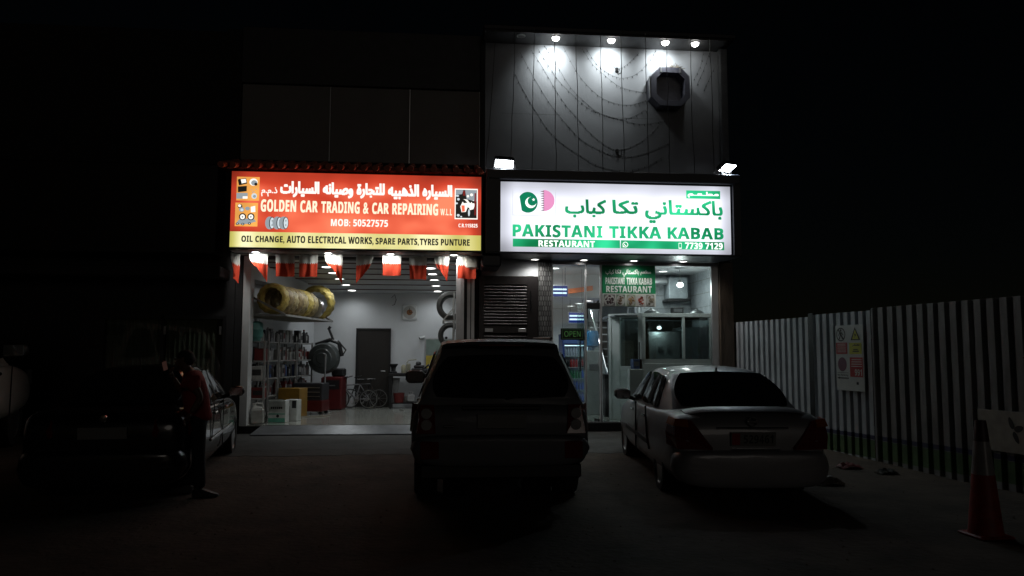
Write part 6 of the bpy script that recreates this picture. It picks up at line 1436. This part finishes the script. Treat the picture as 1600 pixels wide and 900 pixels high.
sub_skin('t_shirt', M_shirt, ['hem', 'sp1', 'sp2', 'chest', 'neck', 'shR', 'slR', 'shL', 'slL'], [('hem', 'sp1'), ('sp1', 'sp2'), ('sp2', 'chest'), ('chest', 'neck'), ('chest', 'shR'), ('shR', 'slR'), ('chest', 'shL'), ('shL', 'slL')],
         [.172, .158, .152, .150, .075, .084, .070, .084, .070], 'sp1', {'hem': (.02, 0, .84), 'slR': (.05, -.20, 1.21), 'slL': (-.165, .19, 1.23), 'neck': (-.105, 0, 1.43)})
sub_skin('trousers', M_trous, ['wst', 'pel', 'hipR', 'knR', 'anR', 'hipL', 'knL', 'anL'], [('wst', 'pel'), ('pel', 'hipR'), ('hipR', 'knR'), ('knR', 'anR'), ('pel', 'hipL'), ('hipL', 'knL'), ('knL', 'anL')],
         [.13, .135, .105, .078, .072, .105, .078, .072], 'pel', {'wst': (.015, 0, .97), 'anR': (.09, -.10, .08), 'anL': (-.14, .14, .08)})
for (ax, ay, dx) in ((.09, -.10, .17), (-.14, .14, -.17)):
    m = MB(); m.loft([[(ax + q * dx, ay + sy * wd, zz) for sy, zz in ((-1, .012), (-.9, hgt), (.9, hgt), (1, .012))] for q, wd, hgt in ((-.45, .035, .08), (-.2, .045, .10), (.3, .045, .085), (.8, .05, .055), (1.15, .04, .035), (1.25, .02, .02))]); m.build('shoe', M_shoe, pr, smooth=True, angle=60)
# hands: palm and five bent fingers
def hand(w, d, up_, curl, name='hand'):
    w = Vector(w); d = Vector(d).normalized(); sd_ = d.cross(Vector(up_)).normalized(); nrm = sd_.cross(d)
    vs = [w, w + d * .045, w + d * .085]; es = [(0, 1), (1, 2)]; rd = [(.026, .02), (.034, .018), (.034, .016)]
    for i, (o_, L) in enumerate(((-.030, .070), (-.010, .080), (.010, .076), (.030, .060))):
        k = len(vs); b = w + d * .085 + sd_ * o_
        c1 = b + d * L * .45 + nrm * L * .12 * curl; c2 = c1 + d * L * .28 + nrm * L * .40 * curl; c3 = c2 + d * L * .08 + nrm * L * .35 * curl
        vs += [b, c1, c2, c3]; es += [(2, k), (k, k + 1), (k + 1, k + 2), (k + 2, k + 3)]; rd += [.010, .0095, .009, .007]
    k = len(vs); b = w + d * .03 - sd_ * .03; vs += [b, b + d * .03 - sd_ * .025 + nrm * .01, b + d * .055 - sd_ * .028 + nrm * .03 * curl]; es += [(1, k), (k, k + 1), (k + 1, k + 2)]; rd += [.013, .011, .009]
    return skin(name, M_skin, body, [tuple(q) for q in vs], es, rd, 0, 1)
hand(V['wrL'], (-.02, -.10, .10), (1, 0, 0), 1.0); hand(V['wrR'], (-.06, -.05, -.09), (1, 0, 0), .7)
# head: face turned left, ears, nose, hair
m = MB()
def blob(m, c, rx, ry, rz_, n=16, k=10): m.lathe([(max(.0001, math.sin(math.pi * j / k)), -math.cos(math.pi * j / k)) for j in range(k + 1)], n=n, M=Matrix.Translation(c) @ Matrix.Diagonal((rx, ry, rz_, 1)))
blob(m, (-.155, 0, 1.60), .100, .083, .088); blob(m, (-.12, 0, 1.575), .075, .08, .07); m.build('hair', M_hair, body, smooth=True, angle=80)
m = MB(); m.add([(-.265, -.012, 1.575), (-.265, .012, 1.575), (-.262, 0, 1.605), (-.296, 0, 1.578), (-.268, 0, 1.568)], [(0, 3, 2), (1, 2, 3), (0, 4, 3), (1, 3, 4)])
blob(m, (-.245, 0, 1.525), .03, .035, .03); blob(m, (-.16, -.086, 1.575), .018, .010, .03); blob(m, (-.16, .086, 1.575), .018, .010, .03); m.build('face_features', M_skin, body, smooth=True, angle=60)
m = MB(); blob(m, (-.262, -.03, 1.592), .009, .012, .008); blob(m, (-.262, .03, 1.592), .009, .012, .008); m.build('eyes', pm('eye_white', (.5, .5, .48), .3), body, smooth=True)
m = MB(); m.rbox(-.012, .006, -.026, .026, -.008, .004, .003, M=Matrix.Translation((-.268, 0, 1.545))); m.build('lips', pm('lip', (.16, .05, .04), .5), body)
ph = T('phone', 'small phone with a faintly lit screen held at the face by the person in red', 'phone', (PX - .375, PY - .05, 1.50), R(62))
p = MB(); M4 = Matrix.Rotation(R(-18), 4, 'Y'); p.rbox(-.036, .036, -.004, .005, -.06, .06, .004, M=M4); p.build('case', M_black, ph)
p = MB(); p.box(-.032, .032, -.0065, -.0045, -.052, .052, M=M4); p.build('screen', em('phone_screen', (.62, .30, .24), .035), ph)
